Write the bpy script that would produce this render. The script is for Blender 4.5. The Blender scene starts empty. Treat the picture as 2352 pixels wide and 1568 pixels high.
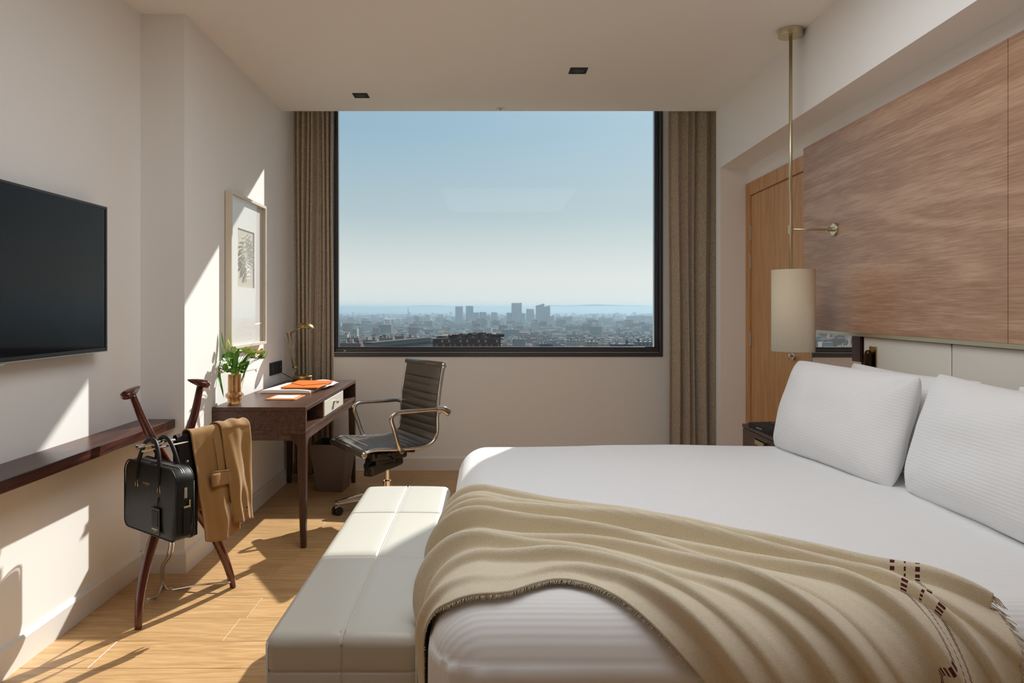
import bpy, bmesh, math, random
import numpy as np
from mathutils import Vector, Matrix, noise

PI = math.pi
F = 1560.0
CAMZ = 1.28
S = bpy.context.scene
COL = S.collection
random.seed(7)

# ------------------------------------------------------------------ camera, light, sky
cam_d = bpy.data.cameras.new('camera')
cam = bpy.data.objects.new('camera', cam_d)
COL.objects.link(cam)
cam.location = (0, 0, CAMZ)
cam.rotation_euler = (PI / 2, 0, 0)
cam_d.sensor_width = 36
cam_d.lens = 36 * F / 2352
cam_d.shift_x = (1176 - 1120) / 2352
cam_d.shift_y = (706 - 784) / 2352
cam_d.clip_start = 0.02
cam_d.clip_end = 60000
S.camera = cam

S.view_settings.view_transform = 'Standard'
S.view_settings.look = 'None'
S.view_settings.gamma = 1
S.view_settings.use_curve_mapping = False
S.view_settings.exposure = 1.0
try:
    S.cycles.use_denoising = True
    S.cycles.max_bounces = 14
    S.cycles.diffuse_bounces = 8
    S.cycles.glossy_bounces = 5
    S.cycles.transmission_bounces = 8
    S.cycles.transparent_max_bounces = 16
    S.cycles.volume_bounces = 1
    S.cycles.sample_clamp_indirect = 6
    S.cycles.caustics_refractive = False
    S.cycles.caustics_reflective = False
except Exception:
    pass

SUN = Vector((0.50, 1.0, 0.75)).normalized()      # towards the sun
sd = bpy.data.lights.new('sun', 'SUN')
sd.energy = 3.4
sd.angle = math.radians(0.6)
sd.color = (1.0, 0.965, 0.915)
sun = bpy.data.objects.new('sun', sd)
COL.objects.link(sun)
sun.rotation_euler = SUN.to_track_quat('Z', 'Y').to_euler()

def lin(v):
    v /= 255.0
    return v / 12.92 if v <= 0.04045 else ((v + 0.055) / 1.055) ** 2.4
def C(r, g, b):
    return (lin(r), lin(g), lin(b), 1.0)

W = bpy.data.worlds.new('sky')
S.world = W
W.use_nodes = True
nt = W.node_tree
nt.nodes.clear()
out = nt.nodes.new('ShaderNodeOutputWorld')
bg = nt.nodes.new('ShaderNodeBackground')
tc = nt.nodes.new('ShaderNodeTexCoord')
sep = nt.nodes.new('ShaderNodeSeparateXYZ')
ramp = nt.nodes.new('ShaderNodeValToRGB')
nt.links.new(tc.outputs['Generated'], sep.inputs[0])
nt.links.new(sep.outputs['Z'], ramp.inputs[0])
cr = ramp.color_ramp
cr.elements[0].position = 0.0
cr.elements[0].color = C(232, 234, 231)
cr.elements[1].position = 1.0
cr.elements[1].color = C(112, 152, 192)
for p, c in ((0.045, C(228, 231, 229)), (0.09, C(207, 217, 218)), (0.135, C(184, 202, 209)), (0.25, C(155, 186, 206)), (0.5, C(138, 174, 202))):
    e = cr.elements.new(p); e.color = c
# haze glow that widens around the sun, as the air in the picture is hazy
dot = nt.nodes.new('ShaderNodeVectorMath'); dot.operation = 'DOT_PRODUCT'
dot.inputs[1].default_value = SUN
nrm = nt.nodes.new('ShaderNodeVectorMath'); nrm.operation = 'NORMALIZE'
nt.links.new(tc.outputs['Generated'], nrm.inputs[0])
nt.links.new(nrm.outputs[0], dot.inputs[0])
mx = nt.nodes.new('ShaderNodeMath'); mx.operation = 'MAXIMUM'; mx.inputs[1].default_value = 0
nt.links.new(dot.outputs['Value'], mx.inputs[0])
pw = nt.nodes.new('ShaderNodeMath'); pw.operation = 'POWER'; pw.inputs[1].default_value = 12.0
nt.links.new(mx.outputs[0], pw.inputs[0])
ml = nt.nodes.new('ShaderNodeMath'); ml.operation = 'MULTIPLY'; ml.inputs[1].default_value = 0.35
nt.links.new(pw.outputs[0], ml.inputs[0])
glow = nt.nodes.new('ShaderNodeMix'); glow.data_type = 'RGBA'; glow.blend_type = 'ADD'
glow.inputs[0].default_value = 1.0
sc_ = nt.nodes.new('ShaderNodeVectorMath'); sc_.operation = 'SCALE'
sc_.inputs[0].default_value = (1.0, 0.96, 0.88)
nt.links.new(ml.outputs[0], sc_.inputs['Scale'])
nt.links.new(ramp.outputs[0], glow.inputs[6])
nt.links.new(sc_.outputs[0], glow.inputs[7])
nt.links.new(glow.outputs[2], bg.inputs[0])
bg.inputs[1].default_value = 0.50
nt.links.new(bg.outputs[0], out.inputs[0])

def area(name, loc, rot, sx, sy, energy, color=(1, 1, 1), portal=False):
    d = bpy.data.lights.new(name, 'AREA')
    d.shape = 'RECTANGLE'; d.size = sx; d.size_y = sy
    d.energy = energy; d.color = color
    o = bpy.data.objects.new(name, d)
    COL.objects.link(o)
    o.location = loc; o.rotation_euler = rot
    if portal:
        d.cycles.is_portal = True
    return o
# soft fill added above the bed, out of view, not a room fixture
area('fill_light', (0.25, 1.95, 2.67), (0, 0, 0), 1.6, 1.9, 14.0, (0.88, 0.94, 1.0))
area('window_portal', (0.075, 5.64, 2.02), (-PI / 2, 0, 0), 2.55, 2.15, 1.0, portal=True)

# ------------------------------------------------------------------ helpers
def at(px, py, Y):
    return Vector(((px - 1120) * Y / F, Y, CAMZ - (py - 706) * Y / F))
def atz(px, py, z):
    Y = (CAMZ - z) * F / (py - 706)
    return Vector(((px - 1120) * Y / F, Y, z))

def thing(name, label, cat, loc=(0, 0, 0), rotz=0.0, group=None, kind=None):
    o = bpy.data.objects.new(name, None)
    COL.objects.link(o)
    o.empty_display_size = 0.05
    o.location = loc; o.rotation_euler = (0, 0, rotz)
    if label: o['label'] = label
    if cat: o['category'] = cat
    if group: o['group'] = group
    if kind: o['kind'] = kind
    return o
def basis(o):
    m = Matrix.Identity(4)
    while o is not None:
        m = Matrix.LocRotScale(o.location, o.rotation_euler, o.scale) @ m
        o = o.parent
    return m
def mk(name, verts, faces, mat, parent=None, smooth=False, world=True, uv=None):
    """one mesh object; vertices given in world space are brought into the parent's space"""
    if parent is not None and world:
        inv = basis(parent).inverted()
        verts = [inv @ Vector(v) for v in verts]
    me = bpy.data.meshes.new(name)
    me.from_pydata([tuple(v) for v in verts], [], faces)
    if uv is not None:
        l = me.uv_layers.new(name='UVMap')
        for p in me.polygons:
            for li in p.loop_indices:
                l.data[li].uv = uv[me.loops[li].vertex_index]
    o = bpy.data.objects.new(name, me)
    COL.objects.link(o)
    if mat: me.materials.append(mat)
    if smooth:
        me.polygons.foreach_set('use_smooth', [True] * len(me.polygons))
    if parent is not None: o.parent = parent
    me.update()
    return o
def mkbm(name, bm, mat, parent=None, smooth=False, world=True):
    bm.verts.index_update()
    v = [x.co.copy() for x in bm.verts]
    f = [[y.index for y in x.verts] for x in bm.faces]
    bm.free()
    return mk(name, v, f, mat, parent, smooth, world)
def tag(o, label=None, cat=None, group=None, kind=None):
    if label: o['label'] = label
    if cat: o['category'] = cat
    if group: o['group'] = group
    if kind: o['kind'] = kind
    return o
def bm_box(bm, x0, x1, y0, y1, z0, z1, bevel=0.0, seg=2, M=None):
    vs = [bm.verts.new((x, y, z)) for x in (x0, x1) for y in (y0, y1) for z in (z0, z1)]
    fs = [(0, 1, 3, 2), (4, 6, 7, 5), (0, 4, 5, 1), (2, 3, 7, 6), (0, 2, 6, 4), (1, 5, 7, 3)]
    ff = [bm.faces.new([vs[i] for i in f]) for f in fs]
    geo = list(vs)
    if bevel > 0:
        es = list({e for f in ff for e in f.edges})
        r = bmesh.ops.bevel(bm, geom=es, offset=bevel, segments=seg, affect='EDGES', profile=0.5)
        geo = list({v for v in r['verts']} | {v for v in vs if v.is_valid})
    if M is not None:
        for v in geo: v.co = M @ v.co
def box(name, x0, x1, y0, y1, z0, z1, mat, parent=None, bevel=0.0, seg=2, M=None, world=True, smooth=False):
    bm = bmesh.new()
    bm_box(bm, min(x0, x1), max(x0, x1), min(y0, y1), max(y0, y1), min(z0, z1), max(z0, z1), bevel, seg, M)
    return mkbm(name, bm, mat, parent, smooth, world)
def prism(name, poly, z0, z1, mat, parent=None, world=True):
    """vertical prism over a plan polygon (x, y)"""
    n = len(poly)
    v = [(p[0], p[1], z0) for p in poly] + [(p[0], p[1], z1) for p in poly]
    f = [list(range(n))[::-1], list(range(n, 2 * n))] + [[i, (i + 1) % n, n + (i + 1) % n, n + i] for i in range(n)]
    return mk(name, v, f, mat, parent, False, world)
def catmull(pts, n=8):
    pts = [Vector(p) for p in pts]
    if len(pts) < 3: 
        return [pts[0].lerp(pts[-1], i / n) for i in range(n + 1)]
    P = [2 * pts[0] - pts[1]] + pts + [2 * pts[-1] - pts[-2]]
    o = []
    for i in range(1, len(P) - 2):
        a, b, c, d = P[i - 1], P[i], P[i + 1], P[i + 2]
        for k in range(n):
            t = k / n
            o.append(0.5 * ((2 * b) + (c - a) * t + (2 * a - 5 * b + 4 * c - d) * t * t + (3 * b - a - 3 * c + d) * t ** 3))
    o.append(pts[-1])
    return o
def tube_data(pts, rad, res=8, cap=True, flat=1.0, up=None):
    pts = [Vector(p) for p in pts]
    n = len(pts)
    if not hasattr(rad, '__len__'): rad = [rad] * n
    vs, fs = [], []
    t0 = (pts[1] - pts[0]).normalized()
    nv = Vector(up) if up is not None else (Vector((0, 0, 1)) if abs(t0.z) < 0.9 else Vector((1, 0, 0)))
    for i in range(n):
        t = (pts[min(i + 1, n - 1)] - pts[max(i - 1, 0)]).normalized()
        nv = (nv - t * nv.dot(t)).normalized()
        b = t.cross(nv)
        for k in range(res):
            a = 2 * PI * k / res
            vs.append(pts[i] + (nv * math.cos(a) * flat + b * math.sin(a)) * rad[i])
    for i in range(n - 1):
        for k in range(res):
            k2 = (k + 1) % res
            fs.append([i * res + k, i * res + k2, (i + 1) * res + k2, (i + 1) * res + k])
    if cap:
        fs.append([k for k in range(res)][::-1])
        fs.append([(n - 1) * res + k for k in range(res)])
    return vs, fs
def tube(name, pts, rad, mat, parent=None, res=10, world=True, flat=1.0, up=None, cap=True):
    v, f = tube_data(pts, rad, res, cap, flat, up)
    return mk(name, v, f, mat, parent, True, world)
def join(parts):
    V, Fc = [], []
    for v, f in parts:
        k = len(V)
        V += list(v); Fc += [[i + k for i in q] for q in f]
    return V, Fc
def lathe_data(profile, center, res=32, axis='Z', M=None):
    vs, fs = [], []
    c = Vector(center)
    n = len(profile)
    for i, (r, z) in enumerate(profile):
        for k in range(res):
            a = 2 * PI * k / res
            p = Vector((r * math.cos(a), r * math.sin(a), z))
            if axis == 'X': p = Vector((z, p.x, p.y))
            if axis == 'Y': p = Vector((p.x, z, p.y))
            if M is not None: p = M @ p
            vs.append(c + p)
    for i in range(n - 1):
        for k in range(res):
            k2 = (k + 1) % res
            fs.append([i * res + k, i * res + k2, (i + 1) * res + k2, (i + 1) * res + k])
    if profile[0][0] > 1e-5: fs.append([k for k in range(res)][::-1])
    if profile[-1][0] > 1e-5: fs.append([(n - 1) * res + k for k in range(res)])
    return vs, fs
def lathe(name, profile, center, mat, parent=None, res=32, axis='Z', world=True, smooth=True, M=None):
    v, f = lathe_data(profile, center, res, axis, M)
    o = mk(name, v, f, mat, parent, smooth, world)
    if smooth: autosmooth(o, 40)
    return o
def autosmooth(o, deg=35):
    """mark edges sharper than deg as hard"""
    bm = bmesh.new(); bm.from_mesh(o.data)
    bmesh.ops.remove_doubles(bm, verts=bm.verts, dist=1e-6)
    bmesh.ops.recalc_face_normals(bm, faces=bm.faces)
    lim = math.radians(deg)
    for e in bm.edges:
        if len(e.link_faces) == 2 and e.calc_face_angle(0) > lim: e.smooth = False
    for f in bm.faces: f.smooth = True
    bm.to_mesh(o.data); bm.free()
def axis_coords(a, b, step, r, extra=()):
    L = b - a
    n = max(2, int(L / step))
    s = set(np.round(np.linspace(a, b, n + 1), 5))
    if r > 0:
        for k in range(9):
            t = r * (1 - math.cos(k / 8 * PI / 2)) * 1.0
            s.add(round(a + t, 5)); s.add(round(b - t, 5))
    for e, wd in extra:
        for k in (-2.5, -1.6, -1, -0.6, -0.3, 0, 0.3, 0.6, 1, 1.6, 2.5):
            s.add(round(e + k * wd, 5))
    s = sorted(x for x in s if a - 1e-6 <= x <= b + 1e-6)
    o = [s[0]]
    for x in s[1:]:
        if x - o[-1] > 2e-4: o.append(x)
    return o
def roundbox(name, x0, x1, y0, y1, z0, z1, r, step, mat, parent=None, deform=None, ex=(), ey=(), ez=(), rz=None, world=True):
    """box with rounded edges on a dense grid, so it can be softened or grooved"""
    X = axis_coords(x0, x1, step, r, ex); Y = axis_coords(y0, y1, step, r, ey); Z = axis_coords(z0, z1, step, r, ez)
    bm = bmesh.new()
    cache = {}
    def V(x, y, z):
        k = (round(x, 5), round(y, 5), round(z, 5))
        if k not in cache:
            q = Vector((min(max(x, x0 + r), x1 - r), min(max(y, y0 + r), y1 - r), min(max(z, z0 + r), z1 - r)))
            d = Vector((x, y, z)) - q
            if d.length > 1e-9:
                d = d.normalized()
                p = q + d * r
            else:
                p = q
            if deform: p = deform(p, d)
            cache[k] = bm.verts.new(p)
        return cache[k]
    def grid(A, B, fn, flip):
        for i in range(len(A) - 1):
            for j in range(len(B) - 1):
                q = [fn(A[i], B[j]), fn(A[i + 1], B[j]), fn(A[i + 1], B[j + 1]), fn(A[i], B[j + 1])]
                if flip: q = q[::-1]
                try: bm.faces.new([V(*p) for p in q])
                except ValueError: pass
    grid(X, Y, lambda a, b: (a, b, z1), False); grid(X, Y, lambda a, b: (a, b, z0), True)
    grid(X, Z, lambda a, b: (a, y0, b), False); grid(X, Z, lambda a, b: (a, y1, b), True)
    grid(Y, Z, lambda a, b: (x0, a, b), True); grid(Y, Z, lambda a, b: (x1, a, b), False)
    return mkbm(name, bm, mat, parent, True, world)

# ------------------------------------------------------------------ materials
def mat(name, base=(0.8, 0.8, 0.8, 1), rough=0.5, metal=0.0, **kw):
    m = bpy.data.materials.new(name)
    m.use_nodes = True
    b = m.node_tree.nodes['Principled BSDF']
    b.inputs['Base Color'].default_value = base
    b.inputs['Roughness'].default_value = rough
    b.inputs['Metallic'].default_value = metal
    for k, v in kw.items():
        b.inputs[k.replace('_', ' ')].default_value = v
    return m
def N(m, t, **kw):
    n = m.node_tree.nodes.new(t)
    for k, v in kw.items(): setattr(n, k, v)
    return n
def L(m, a, b): m.node_tree.links.new(a, b)
def bump(m, height, strength=0.3, dist=0.002):
    b = N(m, 'ShaderNodeBump')
    b.inputs['Strength'].default_value = strength
    b.inputs['Distance'].default_value = dist
    L(m, height, b.inputs['Height'])
    L(m, b.outputs[0], m.node_tree.nodes['Principled BSDF'].inputs['Normal'])
def noise_tex(m, scale, detail=4, mapping=None, rough=0.6, coord='Object', distortion=0):
    t = N(m, 'ShaderNodeTexCoord')
    n = N(m, 'ShaderNodeTexNoise')
    n.inputs['Scale'].default_value = scale
    n.inputs['Detail'].default_value = detail
    n.inputs['Roughness'].default_value = rough
    n.inputs['Distortion'].default_value = distortion
    if mapping:
        mp = N(m, 'ShaderNodeMapping')
        mp.inputs['Scale'].default_value = mapping
        L(m, t.outputs[coord], mp.inputs[0]); L(m, mp.outputs[0], n.inputs[0])
    else:
        L(m, t.outputs[coord], n.inputs[0])
    return n
def mix_by(m, fac, c1, c2, p0=0.3, p1=0.7):
    r = N(m, 'ShaderNodeValToRGB')
    r.color_ramp.elements[0].position = p0; r.color_ramp.elements[0].color = c1
    r.color_ramp.elements[1].position = p1; r.color_ramp.elements[1].color = c2
    L(m, fac, r.inputs[0])
    L(m, r.outputs[0], m.node_tree.nodes['Principled BSDF'].inputs['Base Color'])
    return r
def paint(name, c, rough=0.85, bs=0.12):
    m = mat(name, c, rough)
    n = noise_tex(m, 260, 3)
    bump(m, n.outputs[0], bs, 0.001)
    return m
def wood(name, c1, c2, rough, grain=(1, 1, 1), scale=6, bs=0.15, c3=None, spec=0.5, vary=0.0, fig=None):
    """grain: large numbers squeeze the figure across that axis"""
    m = mat(name, c1, rough)
    m.node_tree.nodes['Principled BSDF'].inputs['Specular IOR Level'].default_value = spec
    t = N(m, 'ShaderNodeTexCoord')
    src = t.outputs['Object']
    if vary > 0:
        oi = N(m, 'ShaderNodeObjectInfo')
        vm = N(m, 'ShaderNodeVectorMath'); vm.operation = 'SCALE'
        cmb = N(m, 'ShaderNodeCombineXYZ')
        for i in range(3): L(m, oi.outputs['Random'], cmb.inputs[i])
        L(m, cmb.outputs[0], vm.inputs[0]); vm.inputs['Scale'].default_value = 37.0
        ad = N(m, 'ShaderNodeVectorMath'); ad.operation = 'ADD'
        L(m, src, ad.inputs[0]); L(m, vm.outputs[0], ad.inputs[1])
        src = ad.outputs[0]
    mp = N(m, 'ShaderNodeMapping'); mp.inputs['Scale'].default_value = grain
    L(m, src, mp.inputs[0])
    n1 = N(m, 'ShaderNodeTexNoise'); n1.inputs['Scale'].default_value = scale * 0.35; n1.inputs['Detail'].default_value = 3; n1.inputs['Distortion'].default_value = 1.5
    if fig:
        mp2 = N(m, 'ShaderNodeMapping'); mp2.inputs['Scale'].default_value = fig
        L(m, src, mp2.inputs[0]); L(m, mp2.outputs[0], n1.inputs[0])
    else:
        L(m, mp.outputs[0], n1.inputs[0])
    n2 = N(m, 'ShaderNodeTexNoise'); n2.inputs['Scale'].default_value = scale * 4; n2.inputs['Detail'].default_value = 7; n2.inputs['Roughness'].default_value = 0.65
    L(m, mp.outputs[0], n2.inputs[0])
    # cathedral figure: rings of the low noise
    mu = N(m, 'ShaderNodeMath'); mu.operation = 'MULTIPLY'; mu.inputs[1].default_value = 34
    L(m, n1.outputs[0], mu.inputs[0])
    sn = N(m, 'ShaderNodeMath'); sn.operation = 'SINE'; L(m, mu.outputs[0], sn.inputs[0])
    ma = N(m, 'ShaderNodeMath'); ma.operation = 'MULTIPLY_ADD'; ma.inputs[1].default_value = 0.10
    L(m, sn.outputs[0], ma.inputs[0]); L(m, n2.outputs[0], ma.inputs[2])
    r = mix_by(m, ma.outputs[0], c1, c2, 0.32, 0.70)
    if c3:
        e = r.color_ramp.elements.new(0.51); e.color = c3
    if vary > 0:
        hsv = N(m, 'ShaderNodeHueSaturation')
        mr = N(m, 'ShaderNodeMapRange'); mr.inputs['To Min'].default_value = 1 - vary; mr.inputs['To Max'].default_value = 1 + vary
        L(m, oi.outputs['Random'], mr.inputs['Value']); L(m, mr.outputs[0], hsv.inputs['Value'])
        L(m, r.outputs[0], hsv.inputs['Color'])
        L(m, hsv.outputs[0], m.node_tree.nodes['Principled BSDF'].inputs['Base Color'])
    bump(m, n2.outputs[0], bs, 0.0008)
    return m
def fabric(name, c1, c2, rough=0.95, scale=500, bs=0.4, sheen=0.2, stretch=None, dist=0.001):
    m = mat(name, c1, rough)
    b = m.node_tree.nodes['Principled BSDF']
    b.inputs['Sheen Weight'].default_value = sheen
    b.inputs['Specular IOR Level'].default_value = 0.2
    n = noise_tex(m, scale, 3, stretch)
    mix_by(m, n.outputs[0], c1, c2, 0.35, 0.65)
    bump(m, n.outputs[0], bs, dist)
    return m
def leather(name, c, rough=0.4, scale=300, bs=0.15, coat=0.0):
    m = mat(name, c, rough)
    v = N(m, 'ShaderNodeTexVoronoi'); v.inputs['Scale'].default_value = scale
    t = N(m, 'ShaderNodeTexCoord'); L(m, t.outputs['Object'], v.inputs[0])
    bump(m, v.outputs['Distance'], bs, 0.0006)
    m.node_tree.nodes['Principled BSDF'].inputs['Coat Weight'].default_value = coat
    return m
def ribbed(name, c, period=0.012, axis='Y', amp=0.0005, strength=0.4):
    m = mat(name, c, 0.75)
    m.node_tree.nodes['Principled BSDF'].inputs['Sheen Weight'].default_value = 0.15
    m.node_tree.nodes['Principled BSDF'].inputs['Specular IOR Level'].default_value = 0.3
    t = N(m, 'ShaderNodeTexCoord'); s = N(m, 'ShaderNodeSeparateXYZ'); L(m, t.outputs['Object'], s.inputs[0])
    mu = N(m, 'ShaderNodeMath'); mu.operation = 'MULTIPLY'; mu.inputs[1].default_value = 2 * PI / period
    L(m, s.outputs[axis], mu.inputs[0])
    sn = N(m, 'ShaderNodeMath'); sn.operation = 'SINE'; L(m, mu.outputs[0], sn.inputs[0])
    bump(m, sn.outputs[0], strength, amp)
    return m

M = {}
M['wall'] = paint('wall_paint', (0.885, 0.87, 0.845, 1))
M['ceil'] = paint('ceiling_paint', (0.93, 0.90, 0.85, 1))
M['base'] = paint('skirting_paint', (0.80, 0.77, 0.72, 1), 0.5, 0.05)
M['floor'] = wood('oak_floor', C(180, 140, 94), C(210, 172, 124), 0.38, (1.0, 14, 1), 2.2, 0.1, C(196, 156, 108), vary=0.05)
M['gap'] = mat('dark_joint', C(80, 58, 36), 0.8)
M['walnut'] = wood('dark_walnut', C(58, 38, 30), C(98, 68, 54), 0.33, (18, 1.2, 18), 2.5, 0.15)
M['walnutx'] = wood('dark_walnut_legs', C(44, 25, 18), C(74, 45, 33), 0.35, (18, 18, 1.2), 2.5, 0.15)
M['shelf'] = wood('shelf_walnut', C(48, 24, 18), C(88, 48, 36), 0.3, (18, 1.0, 18), 2.2, 0.1)
M['panel'] = wood('oak_panel', C(164, 124, 98), C(202, 166, 138), 0.36, (26, 0.8, 26), 1.5, 0.08, C(184, 146, 118), fig=(5.5, .55, 5.5))
M['door'] = wood('oak_door', C(184, 132, 78), C(212, 160, 104), 0.42, (16, 16, 0.8), 1.6, 0.08)
M['mahog'] = wood('red_mahogany', C(74, 24, 14), C(92, 32, 20), 0.12, (8, 8, 1), 2, 0.0)
M['mahog'].node_tree.nodes['Principled BSDF'].inputs['Coat Weight'].default_value = 0.8
M['chrome'] = mat('chrome', (0.82, 0.80, 0.77, 1), 0.10, 1.0)
M['brass'] = mat('antique_brass', (0.50, 0.36, 0.16, 1), 0.26, 1.0)
M['palebrass'] = mat('pale_brass', (0.66, 0.58, 0.40, 1), 0.32, 1.0)
M['black'] = mat('black_plastic', (0.012, 0.012, 0.013, 1), 0.35)
M['blackmatt'] = mat('black_matt', (0.02, 0.02, 0.02, 1), 0.7)
M['frame'] = mat('anodised_window_frame', C(78, 76, 80), 0.35, 0.4)
M['gasket'] = mat('rubber_gasket', (0.01, 0.01, 0.012, 1), 0.5)
M['curtain'] = fabric('curtain_linen', C(156, 142, 124), C(198, 184, 164), 1.0, 260, 0.4, 0.2, (1, 1, 0.25))
M['bench'] = leather('greige_leather', C(200, 196, 185), 0.36, 420, 0.12)
M['thread'] = mat('seam_thread', C(214, 206, 192), 0.7)
M['sheet'] = ribbed('ribbed_sheet', (0.86, 0.86, 0.86, 1), 0.012, 'Y')
M['pillow'] = ribbed('pillow_cotton', (0.87, 0.87, 0.87, 1), 0.011, 'Z', 0.0005, 0.5)
M['headfab'] = leather('headboard_vinyl', (0.74, 0.70, 0.62, 1), 0.55, 700, 0.1)
M['chairleather'] = leather('grey_brown_leather', C(88, 80, 71), 0.36, 500, 0.10, 0.15)
M['bagleather'] = leather('black_saffiano', (0.009, 0.010, 0.009, 1), 0.5, 900, 0.25)
M['bagleather'].node_tree.nodes['Principled BSDF'].inputs['Specular IOR Level'].default_value = 0.35
M['gold'] = mat('gold_foil', (0.75, 0.6, 0.32, 1), 0.3, 1.0)
M['jacket'] = fabric('camel_wool', C(142, 104, 58), C(160, 120, 70), 0.95, 700, 0.3, 0.3)
M['lining'] = fabric('dark_lining', C(26, 20, 18), C(34, 26, 22), 0.6, 300, 0.1, 0.0)
M['white'] = mat('white_lacquer', C(226, 220, 208), 0.35)
M['paper'] = mat('paper', C(240, 236, 228), 0.8)
M['orange'] = leather('orange_leather', C(224, 118, 30), 0.5, 300, 0.12)
M['orangecard'] = mat('orange_board', C(206, 128, 64), 0.6)
M['bin'] = leather('taupe_leatherette', C(112, 96, 88), 0.5, 300, 0.1)
M['leaf'] = mat('leaf_green', C(128, 168, 66), 0.42)
M['leaf'].node_tree.nodes['Principled BSDF'].inputs['Subsurface Weight'].default_value = 0.0
M['leafd'] = mat('tulip_leaf_green', C(84, 140, 54), 0.4)
M['leafl'] = mat('lime_bract', C(190, 206, 104), 0.5)
M['bud'] = mat('yellow_bud', C(232, 190, 96), 0.5)
M['bud2'] = mat('peach_bud', C(226, 170, 120), 0.5)
M['petal'] = mat('white_petal', C(240, 238, 226), 0.6)
M['stem'] = mat('stem_green', C(110, 134, 62), 0.5)
M['mirror'] = mat('mirror', (0.80, 0.74, 0.68, 1), 0.01, 1.0)
M['tvglass'] = mat('tv_screen', (0.008, 0.009, 0.012, 1), 0.08)
M['tvglass'].node_tree.nodes['Principled BSDF'].inputs['Specular IOR Level'].default_value = 0.15
M['silver'] = mat('silver_plastic', C(190, 188, 184), 0.3, 0.7)
M['shade'] = fabric('lamp_shade_linen', C(214, 200, 172), C(226, 212, 188), 0.9, 900, 0.2, 0.1, (1, 1, 0.3))
M['frameart'] = mat('cream_frame', C(222, 212, 192), 0.4)
M['mount'] = mat('white_mount', C(248, 247, 243), 0.9)
M['mountin'] = mat('ivory_ground', C(214, 208, 190), 0.9)
# window glass: mostly clear, with the usual reflection
def clear_glass(name, tint=(1, 1, 1, 1), ior=1.32):
    m = bpy.data.materials.new(name); m.use_nodes = True
    n = m.node_tree; n.nodes.clear()
    o = n.nodes.new('ShaderNodeOutputMaterial'); mx_ = n.nodes.new('ShaderNodeMixShader')
    tr = n.nodes.new('ShaderNodeBsdfTransparent'); tr.inputs[0].default_value = tint
    gl = n.nodes.new('ShaderNodeBsdfGlossy'); gl.inputs['Roughness'].default_value = 0.0
    fr = n.nodes.new('ShaderNodeFresnel')
    ge = n.nodes.new('ShaderNodeNewGeometry'); mr = n.nodes.new('ShaderNodeMapRange')
    mr.inputs['To Min'].default_value = ior; mr.inputs['To Max'].default_value = 1 / ior
    n.links.new(ge.outputs['Backfacing'], mr.inputs['Value']); n.links.new(mr.outputs[0], fr.inputs[0])
    n.links.new(fr.outputs[0], mx_.inputs[0]); n.links.new(tr.outputs[0], mx_.inputs[1]); n.links.new(gl.outputs[0], mx_.inputs[2])
    n.links.new(mx_.outputs[0], o.inputs[0])
    return m
M['glass'] = clear_glass('coated_window_glass', (0.97, 0.985, 0.98, 1), 1.16)
M['picglass'] = clear_glass('picture_glass')
m = mat('amber_glass', (0.85, 0.52, 0.24, 1), 0.03); b_ = m.node_tree.nodes['Principled BSDF']
b_.inputs['Transmission Weight'].default_value = 0.75; b_.inputs['IOR'].default_value = 1.4; b_.inputs['Metallic'].default_value = 0.25
M['amber'] = m

# ------------------------------------------------------------------ the room
CEIL = 2.698
YW = 5.353          # face of the window wall
YP = 4.906          # where the ceiling stops in front of the curtain pocket
YB = -3.0           # back of the room, behind the camera
def xl2(Y): return -1.480 + 0.010 * (4.9 - Y)       # left wall beside the desk
def xl1(Y): return -1.677                            # left wall with the television
def xbeam(Y): return 1.651 - 0.027 * (4.906 - Y)
def xniche(Y): return 1.845 - 0.028 * (4.81 - Y)
YCOL = 3.28
def struct(o): o['kind'] = 'structure'; return o
def hexa(name, pts8, mt, parent=None):
    """pts8: bottom 4 (ccw) then top 4"""
    f = [[3, 2, 1, 0], [4, 5, 6, 7], [0, 1, 5, 4], [1, 2, 6, 5], [2, 3, 7, 6], [3, 0, 4, 7]]
    return mk(name, pts8, f, mt, parent)
def slab(name, poly, z0, z1, mt, parent=None): return prism(name, poly, z0, z1, mt, parent)

fl = struct(thing('floor', 'light oak plank floor with rows of planks running across the room', None, (0, 0, 0)))
box('subfloor', -2.0, 2.2, YB - .1, YW + .1, -0.10, -0.012, M['gap'], fl)
pitch = 0.196
row = 0
y = YW - 0.002
starts = {10: -1.02, 11: -0.1, 12: -1.02, 13: -1.42}
while y > YB:
    rnd = random.Random(row * 13 + 5)
    x = -1.70 - rnd.random() * 1.3
    if row == 13: x = -1.017 - 1.38
    if row == 10: x = -1.026 - 1.38
    if row == 14: x = -1.42 - 1.38
    while x < 2.1:
        x0, x1 = max(x, -1.69), min(x + 1.38, 2.1)
        if x1 - x0 > 0.02:
            bm = bmesh.new()
            bm_box(bm, x0 + 0.0004, x1 - 0.0004, max(y - pitch, YB) + 0.0004, y - 0.0004, -0.012, 0.0, 0.0012, 1)
            mkbm('plank', bm, M['floor'], fl)
        x += 1.38
    y -= pitch
    row += 1

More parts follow.
